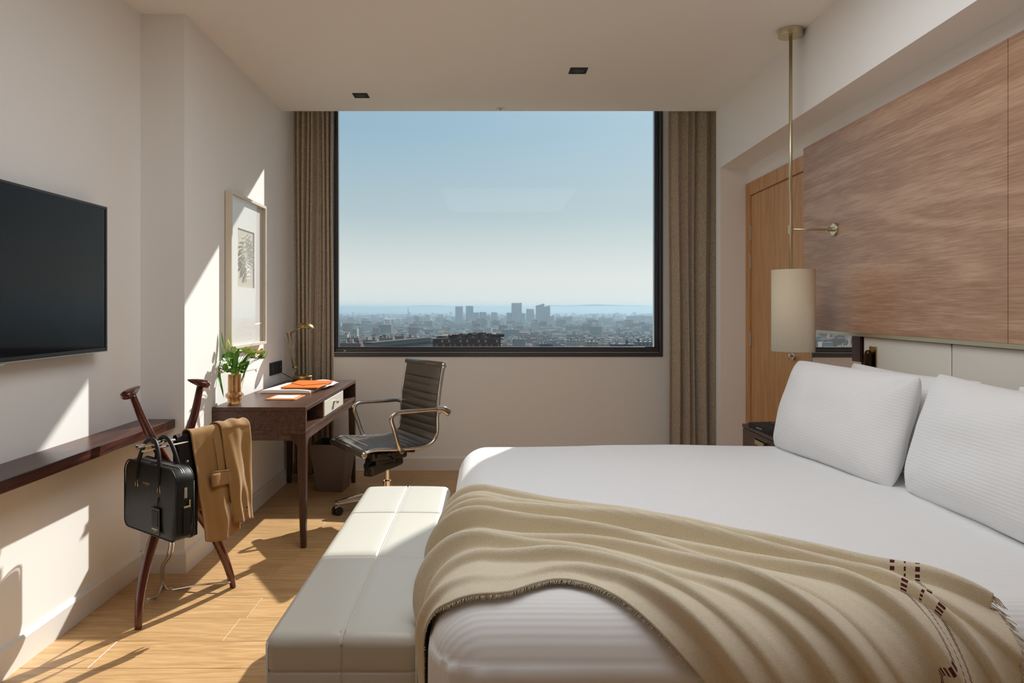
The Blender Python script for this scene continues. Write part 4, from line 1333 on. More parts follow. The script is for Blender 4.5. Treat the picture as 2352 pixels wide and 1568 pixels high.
for sx in (-1, 1):
    X_ = sx * .262
    pts = catmull([(sx * .246, .035, .436), (X_ + sx * .004, .05, .455), (X_ + sx * .012, .085, .56), (X_ + sx * .012, .105, .625), (X_ + sx * .010, .085, .655), (X_ + sx * .006, .04, .662), (X_, -.10, .660), (X_, -.20, .658), (sx * .255, -.238, .640)], 8)
    tube('armrest', pts, .0135, M['chairmetal'], ch, 12, world=False, flat=.75, up=(1, 0, 0))
    pts = catmull([(X_, -.185, .660), (X_ + sx * .004, -.25, .655), (X_ + sx * .004, -.292, .628)], 6)
    tube('arm_pad', pts, [.012 + .010 * math.sin(PI * .5 * i / (len(pts) - 1)) for i in range(len(pts))], M['chairmetal'], ch, 12, world=False, flat=.5, up=(1, 0, 0))
    lathe('arm_clamp', [(0, -.014), (.016, -.012), (.016, .012), (0, .014)], (sx * .250, .030, .430), M['chairmetal'], ch, 16, 'X', world=False)
for y_ in (.10, -.06):
    tube('cross_bar', [(-.240, y_, .418), (-.16, y_, .405), (.16, y_, .405), (.240, y_, .418)], .009, M['black'], ch, 8, world=False)
# tilt mechanism and tension knob
bm = bmesh.new()
bm_box(bm, -.085, .085, -.10, .14, .345, .405, .015, 2)
bm_box(bm, -.055, .055, -.07, .10, .30, .35, .012, 2)
bm_box(bm, -.12, -.08, .0, .12, .37, .40, .006, 2); bm_box(bm, .08, .12, .0, .12, .37, .40, .006, 2)
mkbm('tilt_mechanism', bm, M['black'], ch, False, world=False)
bm = bmesh.new()
RM = Matrix.Rotation(math.radians(-14), 4, 'X')
bm_box(bm, -.055, .055, -.17, .07, .265, .345, .026, 3, RM)
mkbm('mechanism_cover', bm, M['black'], ch, False, world=False)
tube('tension_knob', [(0, .115, .345), (0, .125, .245)], .030, M['blackmatt'], ch, 20, world=False)
tube('lever', [(-.08, .05, .385), (-.17, .05, .378), (-.21, .055, .37)], [.005, .005, .009], M['black'], ch, 8, world=False)
tube('lever', [(.08, -.03, .385), (.19, -.03, .378), (.225, -.03, .372)], [.005, .005, .009], M['black'], ch, 8, world=False)
lathe('gas_column', [(0, .08), (.026, .08), (.026, .20), (.016, .205), (.016, .30), (.030, .302), (.030, .315), (0, .315)], (0, 0, 0), M['chrome'], ch, 24, world=False)
lathe('base_hub', [(0, .062), (.040, .062), (.048, .085), (.040, .15), (.030, .165), (.026, .165)], (0, 0, 0), M['chrome'], ch, 28, world=False)
base_rot = math.radians(67)
for k in range(5):
    a = base_rot + k * 2 * PI / 5
    Rk = Matrix.Rotation(a, 4, 'Z')
    pts = [(.02, .125, .020, .030), (.08, .120, .018, .026), (.20, .098, .014, .018), (.30, .080, .012, .013), (.318, .076, .010, .010)]
    v, f = [], []
    for (r, z, w, h) in pts:
        for (yy, zz) in ((-w, -h), (w, -h), (w * .9, h * .5), (w * .35, h), (-w * .35, h), (-w * .9, h * .5)):
            v.append(Rk @ Vector((r, yy, z + zz)))
    for i in range(len(pts) - 1):
        for q_ in range(6):
            q2 = (q_ + 1) % 6; f.append([6 * i + q_, 6 * i + q2, 6 * i + 6 + q2, 6 * i + 6 + q_])
    f.append([5, 4, 3, 2, 1, 0]); f.append([24 + q_ for q_ in range(6)])
    lg = mk('base_leg', v, f, M['chrome'], ch, True, world=False); autosmooth(lg, 40)
    ca = bpy.data.objects.new('caster', None)
    c0 = Rk @ Vector((.305, 0, 0))
    parts = [lathe_data([(0, -.011), (.024, -.011), (.027, -.006), (.027, .006), (.024, .011), (0, .011)], Vector((0, 0, .027)) + Rk @ Vector((.305, 0, 0)) + Rk @ Matrix.Rotation(.7, 4, 'Z') @ Vector((0, s_ * .016, 0)), 18,
                         'Y', M=Rk @ Matrix.Rotation(.7, 4, 'Z')) for s_ in (-1, 1)]
    v, f = join(parts)
    o = mk('caster', v, f, M['black'], ch, True, world=False); autosmooth(o, 40)
    hd_ = [(.0, .030), (.010, .034), (.018, .046), (.012, .056), (.006, .058), (.006, .07), (0, .07)]
    hv, hf = lathe_data(hd_, c0, 14)
    o = mk('caster_hood', hv, hf, M['chrome'], ch, True, world=False)

# ------------------------------------------------------------------ valet stand
vs_ = thing('valet_stand', 'folding valet stand with crossed red mahogany legs and chrome bars', 'valet stand', (-1.31, 2.93, 0))
def pxpath(lst): return [at(a, b, c) for a, b, c in lst]
legA = pxpath([(303, 906, 2.76), (330, 968, 2.79), (362, 1030, 2.83), (402, 1095, 2.90), (445, 1160, 2.97), (487, 1222, 3.03), (513, 1275, 3.06), (529, 1320, 3.09), (536, 1347, 3.11)])
legB = pxpath([(460, 886, 3.07), (448, 945, 3.04), (430, 1005, 3.01), (409, 1070, 2.955), (384, 1150, 2.89), (355, 1232, 2.82), (335, 1300, 2.77), (322, 1370, 2.73), (317, 1445, 2.705)])
def taper(n, a, b, c):
    return [a * (1 - i / (n - 1) * 2) + b * (i / (n - 1) * 2) if i < n / 2 else b * (2 - i / (n - 1) * 2) + c * (i / (n - 1) * 2 - 1) for i in range(n)]
for lg in (legA, legB):
    lg[-1].z = 0.0
    P_ = catmull(lg, 8)
    tube('leg', P_, taper(len(P_), .013, .021, .0125), M['mahog'], vs_, 14, flat=1.15)
def horn(name, a, b, drop):
    a, b = Vector(a), Vector(b); pts = []; rr_ = []
    n = 14
    for i in range(n + 1):
        t = i / n; p = a.lerp(b, t) + Vector((0, 0, -drop * (1 - t) ** 2 * 0 + drop * t * t * .4)); pts.append(p)
        rr_.append(.001 + .021 * math.sin(PI * min(1, t * .62 + .02 if t > .25 else t * .62 + .02 + .25 * (0))) ** .6 * (1 - t ** 4 * .0) if t < 1 else .001)
    rr_ = [.002 + .024 * (math.sin(PI * (1 - (1 - t) ** 1.0) ** .55)) ** .75 if 0 < t < 1 else .0015 for t in [i / n for i in range(n + 1)]]
    return tube(name, pts, rr_, M['mahog'], vs_, 16, flat=.72, up=(0, 0, 1))
horn('shoulder_horn', at(283, 912, 2.72), at(321, 888, 2.84), .01)
horn('shoulder_horn', at(483, 884, 3.06), at(430, 872, 3.02), .0)
BZr = .738
b0 = Vector((-1.357, 2.645, BZr)); bdir = Vector((.46, .888, 0)).normalized()
bend = b0 + bdir * .50
tube('hanger_bar', [b0, b0 + bdir * .5], .0055, M['chrome'], vs_, 10)
tube('hanger_bar', [b0 + Vector((.014, -.006, -.016)), b0 + bdir * .5 + Vector((.014, -.006, -.016))], .004, M['chrome'], vs_, 8)
lathe('bar_joint', [(0, -.02), (.010, -.018), (.010, .018), (0, .02)], b0 + bdir * .08, M['chrome'], vs_, 14, 'Y', M=Matrix.Rotation(-math.atan2(bdir.x, bdir.y), 4, 'Z'))
lathe('bar_joint', [(0, -.016), (.009, -.014), (.009, .014), (0, .016)], b0 + bdir * .005, M['chrome'], vs_, 14, 'Y', M=Matrix.Rotation(-math.atan2(bdir.x, bdir.y), 4, 'Z'))
for k, off in enumerate((.175, .20)):
    tp = b0 + bdir * off
    tube('chrome_strut', catmull([tp, Vector((-1.32, 2.86, .50)), Vector((-1.395, 2.97, .22)) + bdir * .02 * k, at(371 + 6 * k, 1300, 3.06), at(371 + 5 * k, 1345, 3.12)], 8), .0045, M['chrome'], vs_, 8)
hz_ = at(373, 1350, 3.10); hz_.z = max(.014, hz_.z)
lft = at(323, 1398, 2.735); rgt = at(530, 1336, 3.085)
tube('foot_brace', catmull([hz_, at(362, 1368, 3.02), at(344, 1376, 2.92), at(333, 1388, 2.82), lft], 8), .0045, M['chrome'], vs_, 8)
tube('foot_brace', catmull([hz_ + Vector((.01, 0, 0)), at(392, 1354, 3.08), at(460, 1343, 3.08), rgt], 8), .0045, M['chrome'], vs_, 8)
for p in (hz_, at(392, 1353, 3.08), at(341, 1378, 2.90)):
    lathe('brace_joint', [(0, -.009), (.008, -.007), (.008, .007), (0, .009)], p, M['chrome'], vs_, 12)

# ------------------------------------------------------------------ black bag on the bar
wd = Vector((.815, -.579, 0)).normalized(); td = Vector((.579, .815, 0)).normalized()
bc = Vector((-1.340, 2.690, .384))
RG = Matrix.Translation(bc) @ Matrix((wd, td, Vector((0, 0, 1)))).transposed().to_4x4()
bg_ = thing('briefcase', 'black leather briefcase with two handles hanging on the valet stand', 'bag', tuple(bc + td * .04))
BWd, BTh, BH = .385, .072, .270
def bagdef(p, d):
    q = p.copy()
    u = p.x / (BWd / 2); w = (p.z - BH / 2) / (BH / 2)
    b = (1 - abs(u) ** 3) * (1 - abs(w) ** 3)
    if abs(d.y) > .5 or d.length < 1e-6: q.y += (1 if p.y > BTh / 2 else -1) * .006 * b
    q.z += .010 * (1 - u * u) * max(0, w)
    return RG @ q
def bagbox(name, x0, x1, y0, y1, z0, z1, rc, mt):
    # rounded in the face plane with radius rc, small edge radius
    n = 12; out_ = []
    cs = [(x1 - rc, z1 - rc, 0), (x0 + rc, z1 - rc, PI / 2), (x0 + rc * .7, z0 + rc * .7, PI), (x1 - rc * .7, z0 + rc * .7, 1.5 * PI)]
    for cx_, cz_, a0 in cs:
        r_ = rc if a0 < PI else rc * .7
        for k in range(n + 1): a = a0 + k / n * PI / 2; out_.append((cx_ + r_ * math.cos(a), cz_ + r_ * math.sin(a)))
    v, f = [], []
    m_ = len(out_); mid = Vector(((x0 + x1) / 2, 0, (z0 + z1) / 2))
    e = .005
    rings = [(.55, y0 - .003, 1), (.85, y0 - .0015, 1), (1 - .02, y0, 1), (1, y0 + e, 0), (1, (y0 + y1) / 2, 0), (1, y1 - e, 0), (.98, y1, 1), (.55, y1 + .003, 1)]
    for s_, yy, fl_ in rings:
        for (x, z) in out_:
            px_, pz_ = mid.x + (x - mid.x) * s_, mid.z + (z - mid.z) * s_
            p = Vector((px_, yy, pz_)); u = px_ / (BWd / 2); w = (pz_ - BH / 2) / (BH / 2)
            p.z += .014 * (1 - u * u) * max(0, w)
            p.y += (-.004 if yy < BTh / 2 else .004) * (1 - s_) * 2
            p.x += .006 * math.sin(w * 2) * (1 if fl_ else .6)
            v.append(RG @ p)
    for i in range(len(rings) - 1):
        for k in range(m_):
            k2 = (k + 1) % m_; f.append([i * m_ + k, i * m_ + k2, (i + 1) * m_ + k2, (i + 1) * m_ + k])
    f.append(list(range(m_))); f.append([(len(rings) - 1) * m_ + k for k in range(m_)][::-1])
    o = mk(name, v, f, mt, bg_, True); autosmooth(o, 38); return o, out_
body, outl = bagbox('bag_body', -BWd / 2, BWd / 2, 0, BTh, 0, BH, .045, M['bagleather'])
for yy in (.0, BTh):
    pts = [RG @ Vector((x, yy, z + .014 * (1 - (x / (BWd / 2)) ** 2) * max(0, (z - BH / 2) / (BH / 2)))) for x, z in outl]
    tube('piping', pts + [pts[0]], .0028, M['bagleather'], bg_, 6)
# zip round the top and side
zp = [RG @ Vector((x * 1.004, BTh / 2, z + .002 + .014 * (1 - (x / (BWd / 2)) ** 2) * max(0, (z - BH / 2) / (BH / 2)))) for x, z in outl if z > BH * .55]
n0 = len([1 for x, z in outl if z > BH * .55])
zs = sorted([(x, z) for x, z in outl if z > BH * .55], key=lambda q: math.atan2(q[1] - BH * .5, q[0]))
zs = [(BWd / 2 + .001, .16)] + zs + [(-BWd / 2 - .001, .16)]
for dy in (-.004, .004):
    tube('zip', [RG @ Vector((x, BTh / 2 + dy, z + .002 + .014 * (1 - (x / (BWd / 2)) ** 2) * max(0, (z - BH / 2) / (BH / 2)))) for x, z in zs], .0016, M['silver'], bg_, 5)
box('zip_pull', BWd / 2 + .001, BWd / 2 + .006, BTh / 2 - .005, BTh / 2 + .007, .165, .205, M['silver'], bg_, .001, 1, M=RG)
box('strap_ring', BWd / 2 + .001, BWd / 2 + .010, BTh / 2 - .010, BTh / 2 + .018, .128, .135, M['gold'], bg_, .001, 1, M=RG)
box('strap_ring', BWd / 2 + .001, BWd / 2 + .010, BTh / 2 + .012, BTh / 2 + .018, .135, .155, M['gold'], bg_, .001, 1, M=RG)
box('side_strap', BWd / 2 + .0005, BWd / 2 + .004, BTh / 2 - .008, BTh / 2 + .016, .02, .126, M['bagleather'], bg_, .001, 1, M=RG)
for yy, sgn in ((-.004, -1), (BTh + .004, 1)):
    hx = .083
    arc = [(-hx, .195), (-hx, .235), (-hx + .004, .275), (-hx + .022, .325), (-.035, .362), (0, .374), (.035, .362), (hx - .022, .325), (hx - .004, .275), (hx, .235), (hx, .195)]
    lean = .45
    pts = catmull([RG @ Vector((x, yy - sgn * max(0, z - .25) * lean * (1 if sgn < 0 else 1) * .0 + (BTh / 2 - yy) * .35 * max(0, (z - .25) / .13), z)) for x, z in arc], 6)
    tube('handle', pts, .0082, M['bagleather'], bg_, 12)
    for sx in (-1, 1):
        x_ = sx * hx
        y0_, y1_ = (yy - .002, yy + .002)
        box('handle_tab', x_ - .012, x_ + .012, y0_, y1_, .09 if sx < 0 else .06, .185, M['bagleather'], bg_, .001, 1, M=RG)
        tube('handle_ring', [RG @ Vector((x_ - .010, yy + sgn * .003, .178)), RG @ Vector((x_ - .006, yy + sgn * .003, .206)), RG @ Vector((x_ + .006, yy + sgn * .003, .206)), RG @ Vector((x_ + .010, yy + sgn * .003, .178))], .0017, M['gold'], bg_, 6)
def lettering(txt, size, MM, mt, parent, name='lettering'):
    cu = bpy.data.curves.new('txt', 'FONT'); cu.body = txt; cu.size = size; cu.align_x = 'CENTER'; cu.extrude = .0002; cu.space_character = 1.25
    to_ = bpy.data.objects.new('txt', cu); COL.objects.link(to_)
    dg = bpy.context.evaluated_depsgraph_get()
    me = bpy.data.meshes.new_from_object(to_.evaluated_get(dg))
    bpy.data.objects.remove(to_)
    o = bpy.data.objects.new(name, me); COL.objects.link(o)
    me.materials.clear(); me.materials.append(mt)
    me.transform(basis(parent).inverted() @ MM)
    o.parent = parent
    return o
XZ = Matrix(((1, 0, 0, 0), (0, 0, -1, 0), (0, 1, 0, 0), (0, 0, 0, 1)))   # text plane to the xz plane, facing -y
lettering('SANDRO', .011, RG @ Matrix.Translation((-.010, -.0065, .196)) @ XZ, M['gold'], bg_)
lettering('PARIS', .005, RG @ Matrix.Translation((-.010, -.0065, .189)) @ XZ, M['gold'], bg_)
RT = RG @ Matrix.Translation((.068, -.012, .018))
tube('tag_cord', [RT @ Vector((.01, 0, .095)), RG @ Vector((.083, -.008, .16))], .002, M['bagleather'], bg_, 6)
tg_ = box('luggage_tag', -.030, .032, -.002, .002, -.005, .100, M['bagleather'], bg_, .001, 1, M=RT)
box('tag_window', -.022, .022, -.0035, -.0022, .028, .088, M['blackmatt'], bg_, .0005, 1, M=RT)
lettering('SANDRO', .009, RT @ Matrix.Translation((0.0, -.0035, .014)) @ XZ, M['gold'], bg_)
lettering('PARIS', .0045, RT @ Matrix.Translation((0.0, -.0035, .007)) @ XZ, M['gold'], bg_)

# ------------------------------------------------------------------ jacket folded over the bar
J0 = b0 + bdir * .195 + Vector((0, 0, .010))
jl = bdir.copy(); jn = Vector((bdir.y, -bdir.x, 0))       # towards the room
jk = thing('jacket', 'camel brown wool jacket folded over the bar of the valet stand', 'jacket', tuple(J0))
def jacket_sheet(name, u0, u1, front, back, off, mt, seed, taper_l=0, taper_r=0, th_=.006, hem=0.0, puff=.0, amp=.6):
    NU, NV = 36, 70; v, f = [], []
    R0 = .026 + off
    tot = back + PI * R0 + front
    for j in range(NV + 1):
        s = tot * j / NV
        for i in range(NU + 1):
            u = i / NU
            if s < back: a_n, z = -R0, -(back - s); w = 1 - s / back; side = -1
            elif s < back + PI * R0:
                an = (s - back) / R0; a_n, z = -R0 * math.cos(an), R0 * .8 * math.sin(an); w = 0; side = 0
            else: d_ = s - back - PI * R0; a_n, z = R0, -d_; w = d_ / front; side = 1
            x = u0 + (u1 - u0) * u
            if side == 1:
                x += taper_l * w * (1 - u) + taper_r * w * u
                a_n += .055 * w + .0 * w * w
                z -= hem * (math.sin(PI * u) ** .5) * w ** 3
            k = w ** .5 if side else 0
            fo = math.sin(u * 9 + seed + 1.3 * w) * .010 * k + math.sin(u * 21 + seed * 2.1 - 2 * w) * .004 * k + noise.noise(Vector((u * 3, w * 4, seed))) * .018 * (.3 + w)
            a_n += (fo + .012 * k) * amp * (1 if side >= 0 else .5) + puff * math.sin(PI * u) * (w if side == 1 else .3)
            zz = z + noise.noise(Vector((u * 4, 3, seed))) * .008
            v.append(J0 + jl * x + jn * a_n + Vector((0, 0, zz)))
    for j in range(NV):
        for i in range(NU):
            a = j * (NU + 1) + i; f.append([a, a + 1, a + NU + 2, a + NU + 1])
    o = mk(name, v, f, mt, jk, True)
    md = o.modifiers.new('thickness', 'SOLIDIFY'); md.thickness = th_; md.offset = 1
    return o
jacket_sheet('lining', -.035, .07, .405, .36, -.014, M['lining'], 1.0, .01, -.05, .003, amp=.1)
jacket_sheet('body', .02, .215, .435, .34, .003, M['jacket'], 2.2, .025, .010, .005, .02)
jacket_sheet('sleeve', .165, .325, .395, .10, .016, M['jacket'], 4.4, .015, -.040, .006, .0, .018)
# pocket flap, cuff buttons and edge buttons
def jp(x, z, lift=0.0):
    w = -z / .435
    return J0 + jl * x + jn * (.026 + .003 + .055 * w + .014 + lift) + Vector((0, 0, z))
v, f = [], []
for j in range(7):
    for i in range(9):
        x = .085 + .10 * i / 8; z = -.170 - .055 * j / 6 - .006 * i / 8
        v.append(jp(x, z, .004 + .003 * math.sin(i * .8)))
for j in range(6):
    for i in range(8): a = j * 9 + i; f.append([a, a + 1, a + 10, a + 9])
o = mk('pocket_flap', v, f, M['jacket'], jk, True); md = o.modifiers.new('thickness', 'SOLIDIFY'); md.thickness = .005
tube('pocket_welt', [jp(.083, -.165, .006), jp(.187, -.171, .007)], .0035, M['jacket'], jk, 8)
tube('dart_seam', [jp(.120, -.02, -.002), jp(.122, -.09, .002), jp(.124, -.160, .004)], .0012, M['lining'], jk, 6)
for z in (-.345, -.362, -.379):
    lathe('cuff_button', [(0, -.003), (.006, -.003), (.006, .001), (0, .001)], jp(.245, z, .02), M['blackmatt'], jk, 12, 'Y')
for z in (-.10, -.20):
    lathe('front_button', [(0, -.003), (.005, -.003), (.005, .001), (0, .001)], jp(-.01, z, -.012), M['silver'], jk, 12, 'Y')

# ------------------------------------------------------------------ the city outside
def flat(name, c, r=.9): return mat(name, tuple(x * .42 for x in c[:3]) + (1,), r)
CM = [flat('render_cream', C(206, 190, 166)), flat('render_grey', C(168, 162, 156)), flat('brick_red', C(138, 82, 62)), flat('render_white', C(232, 228, 220)), flat('render_ochre', C(190, 146, 110)), flat('slate', C(96, 96, 100)), flat('terracotta', C(164, 96, 70))]
GZ = -80.0
gm = mat('city_ground', C(80, 78, 74), .95)
n_ = noise_tex(gm, .004, 8, None, .7); mix_by(gm, n_.outputs[0], C(44, 52, 44), C(104, 98, 90), .38, .62)
v = [(-9000, 60, GZ), (9000, 60, GZ), (9000, 24000, GZ), (-9000, 24000, GZ)]
struct(mk('ground', v + [(x, y_, GZ - 5) for x, y_, _ in v], [[0, 1, 2, 3], [7, 6, 5, 4], [0, 4, 5, 1], [1, 5, 6, 2], [2, 6, 7, 3], [3, 7, 4, 0]], gm))

def bbox(cx_, cy_, w, d, z0, z1, rot=0.0):
    c_, s_ = math.cos(rot), math.sin(rot)
    v = []
    for z in (z0, z1):
        for (x, y_) in ((-w / 2, -d / 2), (w / 2, -d / 2), (w / 2, d / 2), (-w / 2, d / 2)):
            v.append((cx_ + x * c_ - y_ * s_, cy_ + x * s_ + y_ * c_, z))
    return v, [[3, 2, 1, 0], [4, 5, 6, 7], [0, 1, 5, 4], [1, 2, 6, 5], [2, 3, 7, 6], [3, 0, 4, 7]]

def block(cx_, cy_, w, d, h, rot, rnd):
    """an apartment block: body, parapet, stair head, chimneys and balcony slabs"""
    P = [bbox(cx_, cy_, w, d, GZ, GZ + h, rot)]
    P.append(bbox(cx_ + rnd.uniform(-.25, .25) * w, cy_, w * .28, d * .4, GZ + h, GZ + h + rnd.uniform(2, 4), rot))
    for k in range(rnd.randint(1, 3)):
        P.append(bbox(cx_ + rnd.uniform(-.4, .4) * w, cy_ + rnd.uniform(-.4, .4) * d, 1.4, 1.2, GZ + h, GZ + h + rnd.uniform(1.5, 3), rot))
    for k in range(2, int(h / 3.2)):
        P.append(bbox(cx_, cy_, w + .8, d + .8, GZ + k * 3.2 - .25, GZ + k * 3.2, rot))
    return join(P)

# hazy towers: (x left, x right, top, distance)
towers = [
    (1046, 1063, 704, 3300, 'slender dark tower, first of the pair left of the centre'), (1070, 1087, 703, 3350, 'slender dark tower, second of the pair left of the centre'),
    (1085, 1100, 718, 3000, 'lower grey block adjoining the right tower of the pair'), (1101, 1117, 717, 3100, 'flat-topped grey slab between the tower pair and the tallest tower'),
    (1116, 1126, 724, 2950, 'small low slab tucked right of a flat-topped grey slab'), (1128, 1142, 718, 3200, 'single squat tower standing alone left of the tallest tower'),
    (1164, 1176, 719, 3000, 'low block at the left foot of the tallest tower'), (1175, 1198, 696, 3100, 'tallest dark tower on the skyline with a crowned top'),
    (1197, 1206, 720, 2950, 'stepped low block at the right foot of the tallest tower'), (1209, 1226, 710, 3050, 'plain dark tower right of the tallest tower'),
    (1231, 1250, 702, 2900, 'tall dark tower with a ragged top, left of the slanted-roof tower'), (1245, 1263, 706, 3100, 'tall tower with a slanted glass roof'),
    (1241, 1253, 719, 2750, 'pale lower block standing before the ragged-top tower'), (1262, 1272, 728, 2850, 'short dark block right of the slanted-roof tower'),
    (1279, 1291, 728, 3000, 'narrow pale slab right of the tower cluster'), (1293, 1314, 727, 2900, 'wide pale slab block right of the narrow pale slab'),
    (1347, 1368, 731, 2900, 'grey slab block in the right half of the view'), (1376, 1407, 731, 2800, 'broad ribbed slab block in the right half of the view'),
    (1440, 1503, 726, 3200, 'very wide hazy apartment range at the right window edge'),
    (1240, 1290, 751, 2000, 'long low dark range in front of the tower cluster'), (1300, 1336, 747, 1900, 'mid-rise range with a broken roof line right of centre'), (1344, 1381, 747, 1850, 'mid-rise range with a stepped roof further right'),
    (1416, 1424, 755, 1500, 'small dark stub tower among the low roofs at right'), (1152, 1192, 756, 1400, 'dull mid-rise cluster right of the brick terrace building'),
]
for i, (a, b, t, D, lab) in enumerate(towers):
    X0, X1 = (a - 1120) * D / F, (b - 1120) * D / F; zt = CAMZ - (t - 706) * D / F
    w = X1 - X0; cx_ = (X0 + X1) / 2
    rnd = random.Random(i)
    P = [bbox(cx_, D, w, min(w, 30), GZ, zt)]
    nb = max(2, int(w / 6))
    for k in range(nb):   # vertical ribs of bays and a stepped roof
        P.append(bbox(X0 + w * (k + .5) / nb, D - min(w, 30) / 2 - .8, w / nb * .55, 1.6, GZ, zt - rnd.uniform(1, 4)))
        P.append(bbox(X0 + w * (k + .5) / nb, D, w / nb * .6, 8, zt, zt + rnd.uniform(.6, 3.0)))
    for k in range(int((zt - GZ) / 7)):
        P.append(bbox(cx_, D, w + .6, min(w, 30) + .6, GZ + 7 * k + 6.2, GZ + 7 * k + 7))
    v, f = join(P)
    if 'slanted' in lab:
        k = len(v); v += [(X0, D - 5, zt), (X1, D - 5, zt), (X1, D - 5, zt + 10), (X0, D + 5, zt), (X1, D + 5, zt), (X1, D + 5, zt + 10)]
        f += [[k, k + 1, k + 2], [k + 5, k + 4, k + 3], [k, k + 2, k + 5, k + 3], [k + 1, k + 4, k + 5, k + 2]]
    o = mk('tower_block', v, f, CM[(1, 5, 1, 1, 0)[i % 5]])
    tag(o, lab, 'building')

# low apartment blocks spreading over the plain
rnd = random.Random(21)
grp = 'low apartment blocks of the hazy city'
meshes = {}
def protoblock(k):
    if k not in meshes:
        r_ = random.Random(k * 7 + 1)
        v, f = block(0, 0, r_.uniform(14, 30), r_.uniform(12, 18), r_.uniform(15, 27), 0, r_)
        me = bpy.data.meshes.new('apartment_block'); me.from_pydata([(x, y_, z - GZ) for x, y_, z in v], [], f)
        me.materials.append(CM[k % 7]); meshes[k] = me
    return meshes[k]
count = 0
spots = []
Yd = 1020.0
while len(spots) < 276:
    half = 1.0
    n = int((0.265 * 2 * Yd) / 30)
    for i in range(n):
        x = (-.225 + .49 * (i + rnd.uniform(-.3, .3)) / n) * Yd
        spots.append((x, Yd + rnd.uniform(-9, 9)))
    Yd += 34
last_ring = Yd
for k, (x, y_) in enumerate(spots[:276]):
    o = bpy.data.objects.new('apartment_block', protoblock(rnd.randint(0, 20))); COL.objects.link(o)
    o.location = (x, y_, GZ); o.rotation_euler = (0, 0, rnd.uniform(-.5, .5))
    tag(o, 'low apartment block among the hazy rooftops of the city below', 'building', grp)
for mi_ in range(1):
    P = [[] for _ in CM]
    while Yd < 7000:
        n = int((.49 * Yd) / 30)
        dens = .86 if Yd < 2600 else .45 * max(.15, 1 - (Yd - 2600) / 4500)
        for i in range(n):
            if rnd.random() > dens: continue
            x = (-.225 + .49 * (i + rnd.uniform(-.4, .4)) / n) * Yd
            h = rnd.uniform(9, 24) if rnd.random() < .93 else rnd.uniform(26, 44)
            c = rnd.choice((0, 0, 1, 1, 2, 3, 3, 4, 5, 6))
            w, d = rnd.uniform(12, 30), rnd.uniform(10, 20); r_ = rnd.uniform(-.6, .6)
            P[c].append(bbox(x, Yd + rnd.uniform(-12, 12), w, d, GZ, GZ + h, r_))
            if rnd.random() < .5: P[rnd.choice((0, 3, 5))].append(bbox(x + rnd.uniform(-5, 5), Yd, w * .3, d * .4, GZ + h, GZ + h + 3, r_))
        Yd += 30 if Yd < 2600 else 60
    # flanks and foot of the hill, seen in the mirror and from the sides
    yy = 380.0
    while yy < 3600:
        n = int(1.25 * yy / 34)
        for i in range(n):
            t_ = -.70 + 1.25 * (i + rnd.uniform(-.3, .3)) / n
            inside = -.24 < t_ < .28
            if inside and yy > 990: continue
            if inside and yy < 560 and t_ < .06: continue
            x = t_ * yy; h = rnd.uniform(12, 22) if inside else rnd.uniform(12, 30)
            if yy < 700 and not inside: h += 10
            c = rnd.choice((0, 0, 1, 2, 3, 4, 4, 6, 6))
            P[c].append(bbox(x, yy + rnd.uniform(-8, 8), rnd.uniform(14, 26), rnd.uniform(12, 18), GZ, GZ + h, rnd.uniform(-.5, .5)))
            if rnd.random() < .5: P[rnd.choice((0, 3, 6))].append(bbox(x, yy, 5, 5, GZ + h, GZ + h + 3, .2))
        yy += 36
    # one object holding the uncountable far roofs, one material slot per colour
    V, Fc, mi2 = [], [], []
    for c, lst in enumerate(P):
        for v, f in lst:
            k = len(V); V += v; Fc += [[q + k for q in fc] for fc in f]; mi2 += [c] * len(f)
    o = mk('distant_city', V, Fc, CM[0])
    for c in CM[1:]: o.data.materials.append(c)
    o.data.polygons.foreach_set('material_index', mi2)
    tag(o, 'carpet of countless small buildings fading into haze toward the horizon', 'city', kind='stuff')

# large sheds with pale roofs left of the twin towers
for k, (a, b, yy, D) in enumerate(((880, 925, 738, 4200), (930, 985, 737, 4300), (988, 1040, 737, 3900))):
    X0, X1 = (a - 1120) * D / F, (b - 1120) * D / F
    parts = []
    nn = 6
    for q in range(nn):
        x0 = X0 + (X1 - X0) * q / nn; x1 = X0 + (X1 - X0) * (q + .92) / nn
        v = [(x0, D - 100, GZ), (x1, D - 100, GZ), (x1, D + 100, GZ), (x0, D + 100, GZ), (x0, D - 100, GZ + 9), (x1, D - 100, GZ + 9), (x1, D + 100, GZ + 9), (x0, D + 100, GZ + 9), ((x0 + x1) / 2, D - 100, GZ + 14), ((x0 + x1) / 2, D + 100, GZ + 14)]
        parts.append((v, [[0, 1, 5, 8, 4], [2, 3, 7, 9, 6], [1, 2, 6, 5], [3, 0, 4, 7], [4, 8, 9, 7], [8, 5, 6, 9]]))
    v, f = join(parts)
    tag(mk('warehouse', v, f, CM[3]), ('pale-roofed warehouse nearest the left window edge', 'pale-roofed warehouse between two others, left of the tower pair', 'pale-roofed warehouse just left of the tower pair')[k], 'building')
# slender leaning mast on the horizon at left
D = 5200
p0 = at(938, 719, D); p1 = at(936.5, 704, D); p2 = at(944, 719, D)
v, f = join([tube_data([p0, p1], [6, 1.0], 6), tube_data([p0, p2], [5, 3], 6)])
tag(mk('leaning_mast', v, f, CM[5]), 'thin leaning mast on the left horizon', 'tower')
D = 3000
v, f = lathe_data([(6, GZ), (5, GZ + 34), (0, GZ + 36)], at(865, 745, D).xy.to_3d(), 12)
tag(mk('white_silo', v, f, CM[3]), 'small white silo above the left rooftops', 'silo')
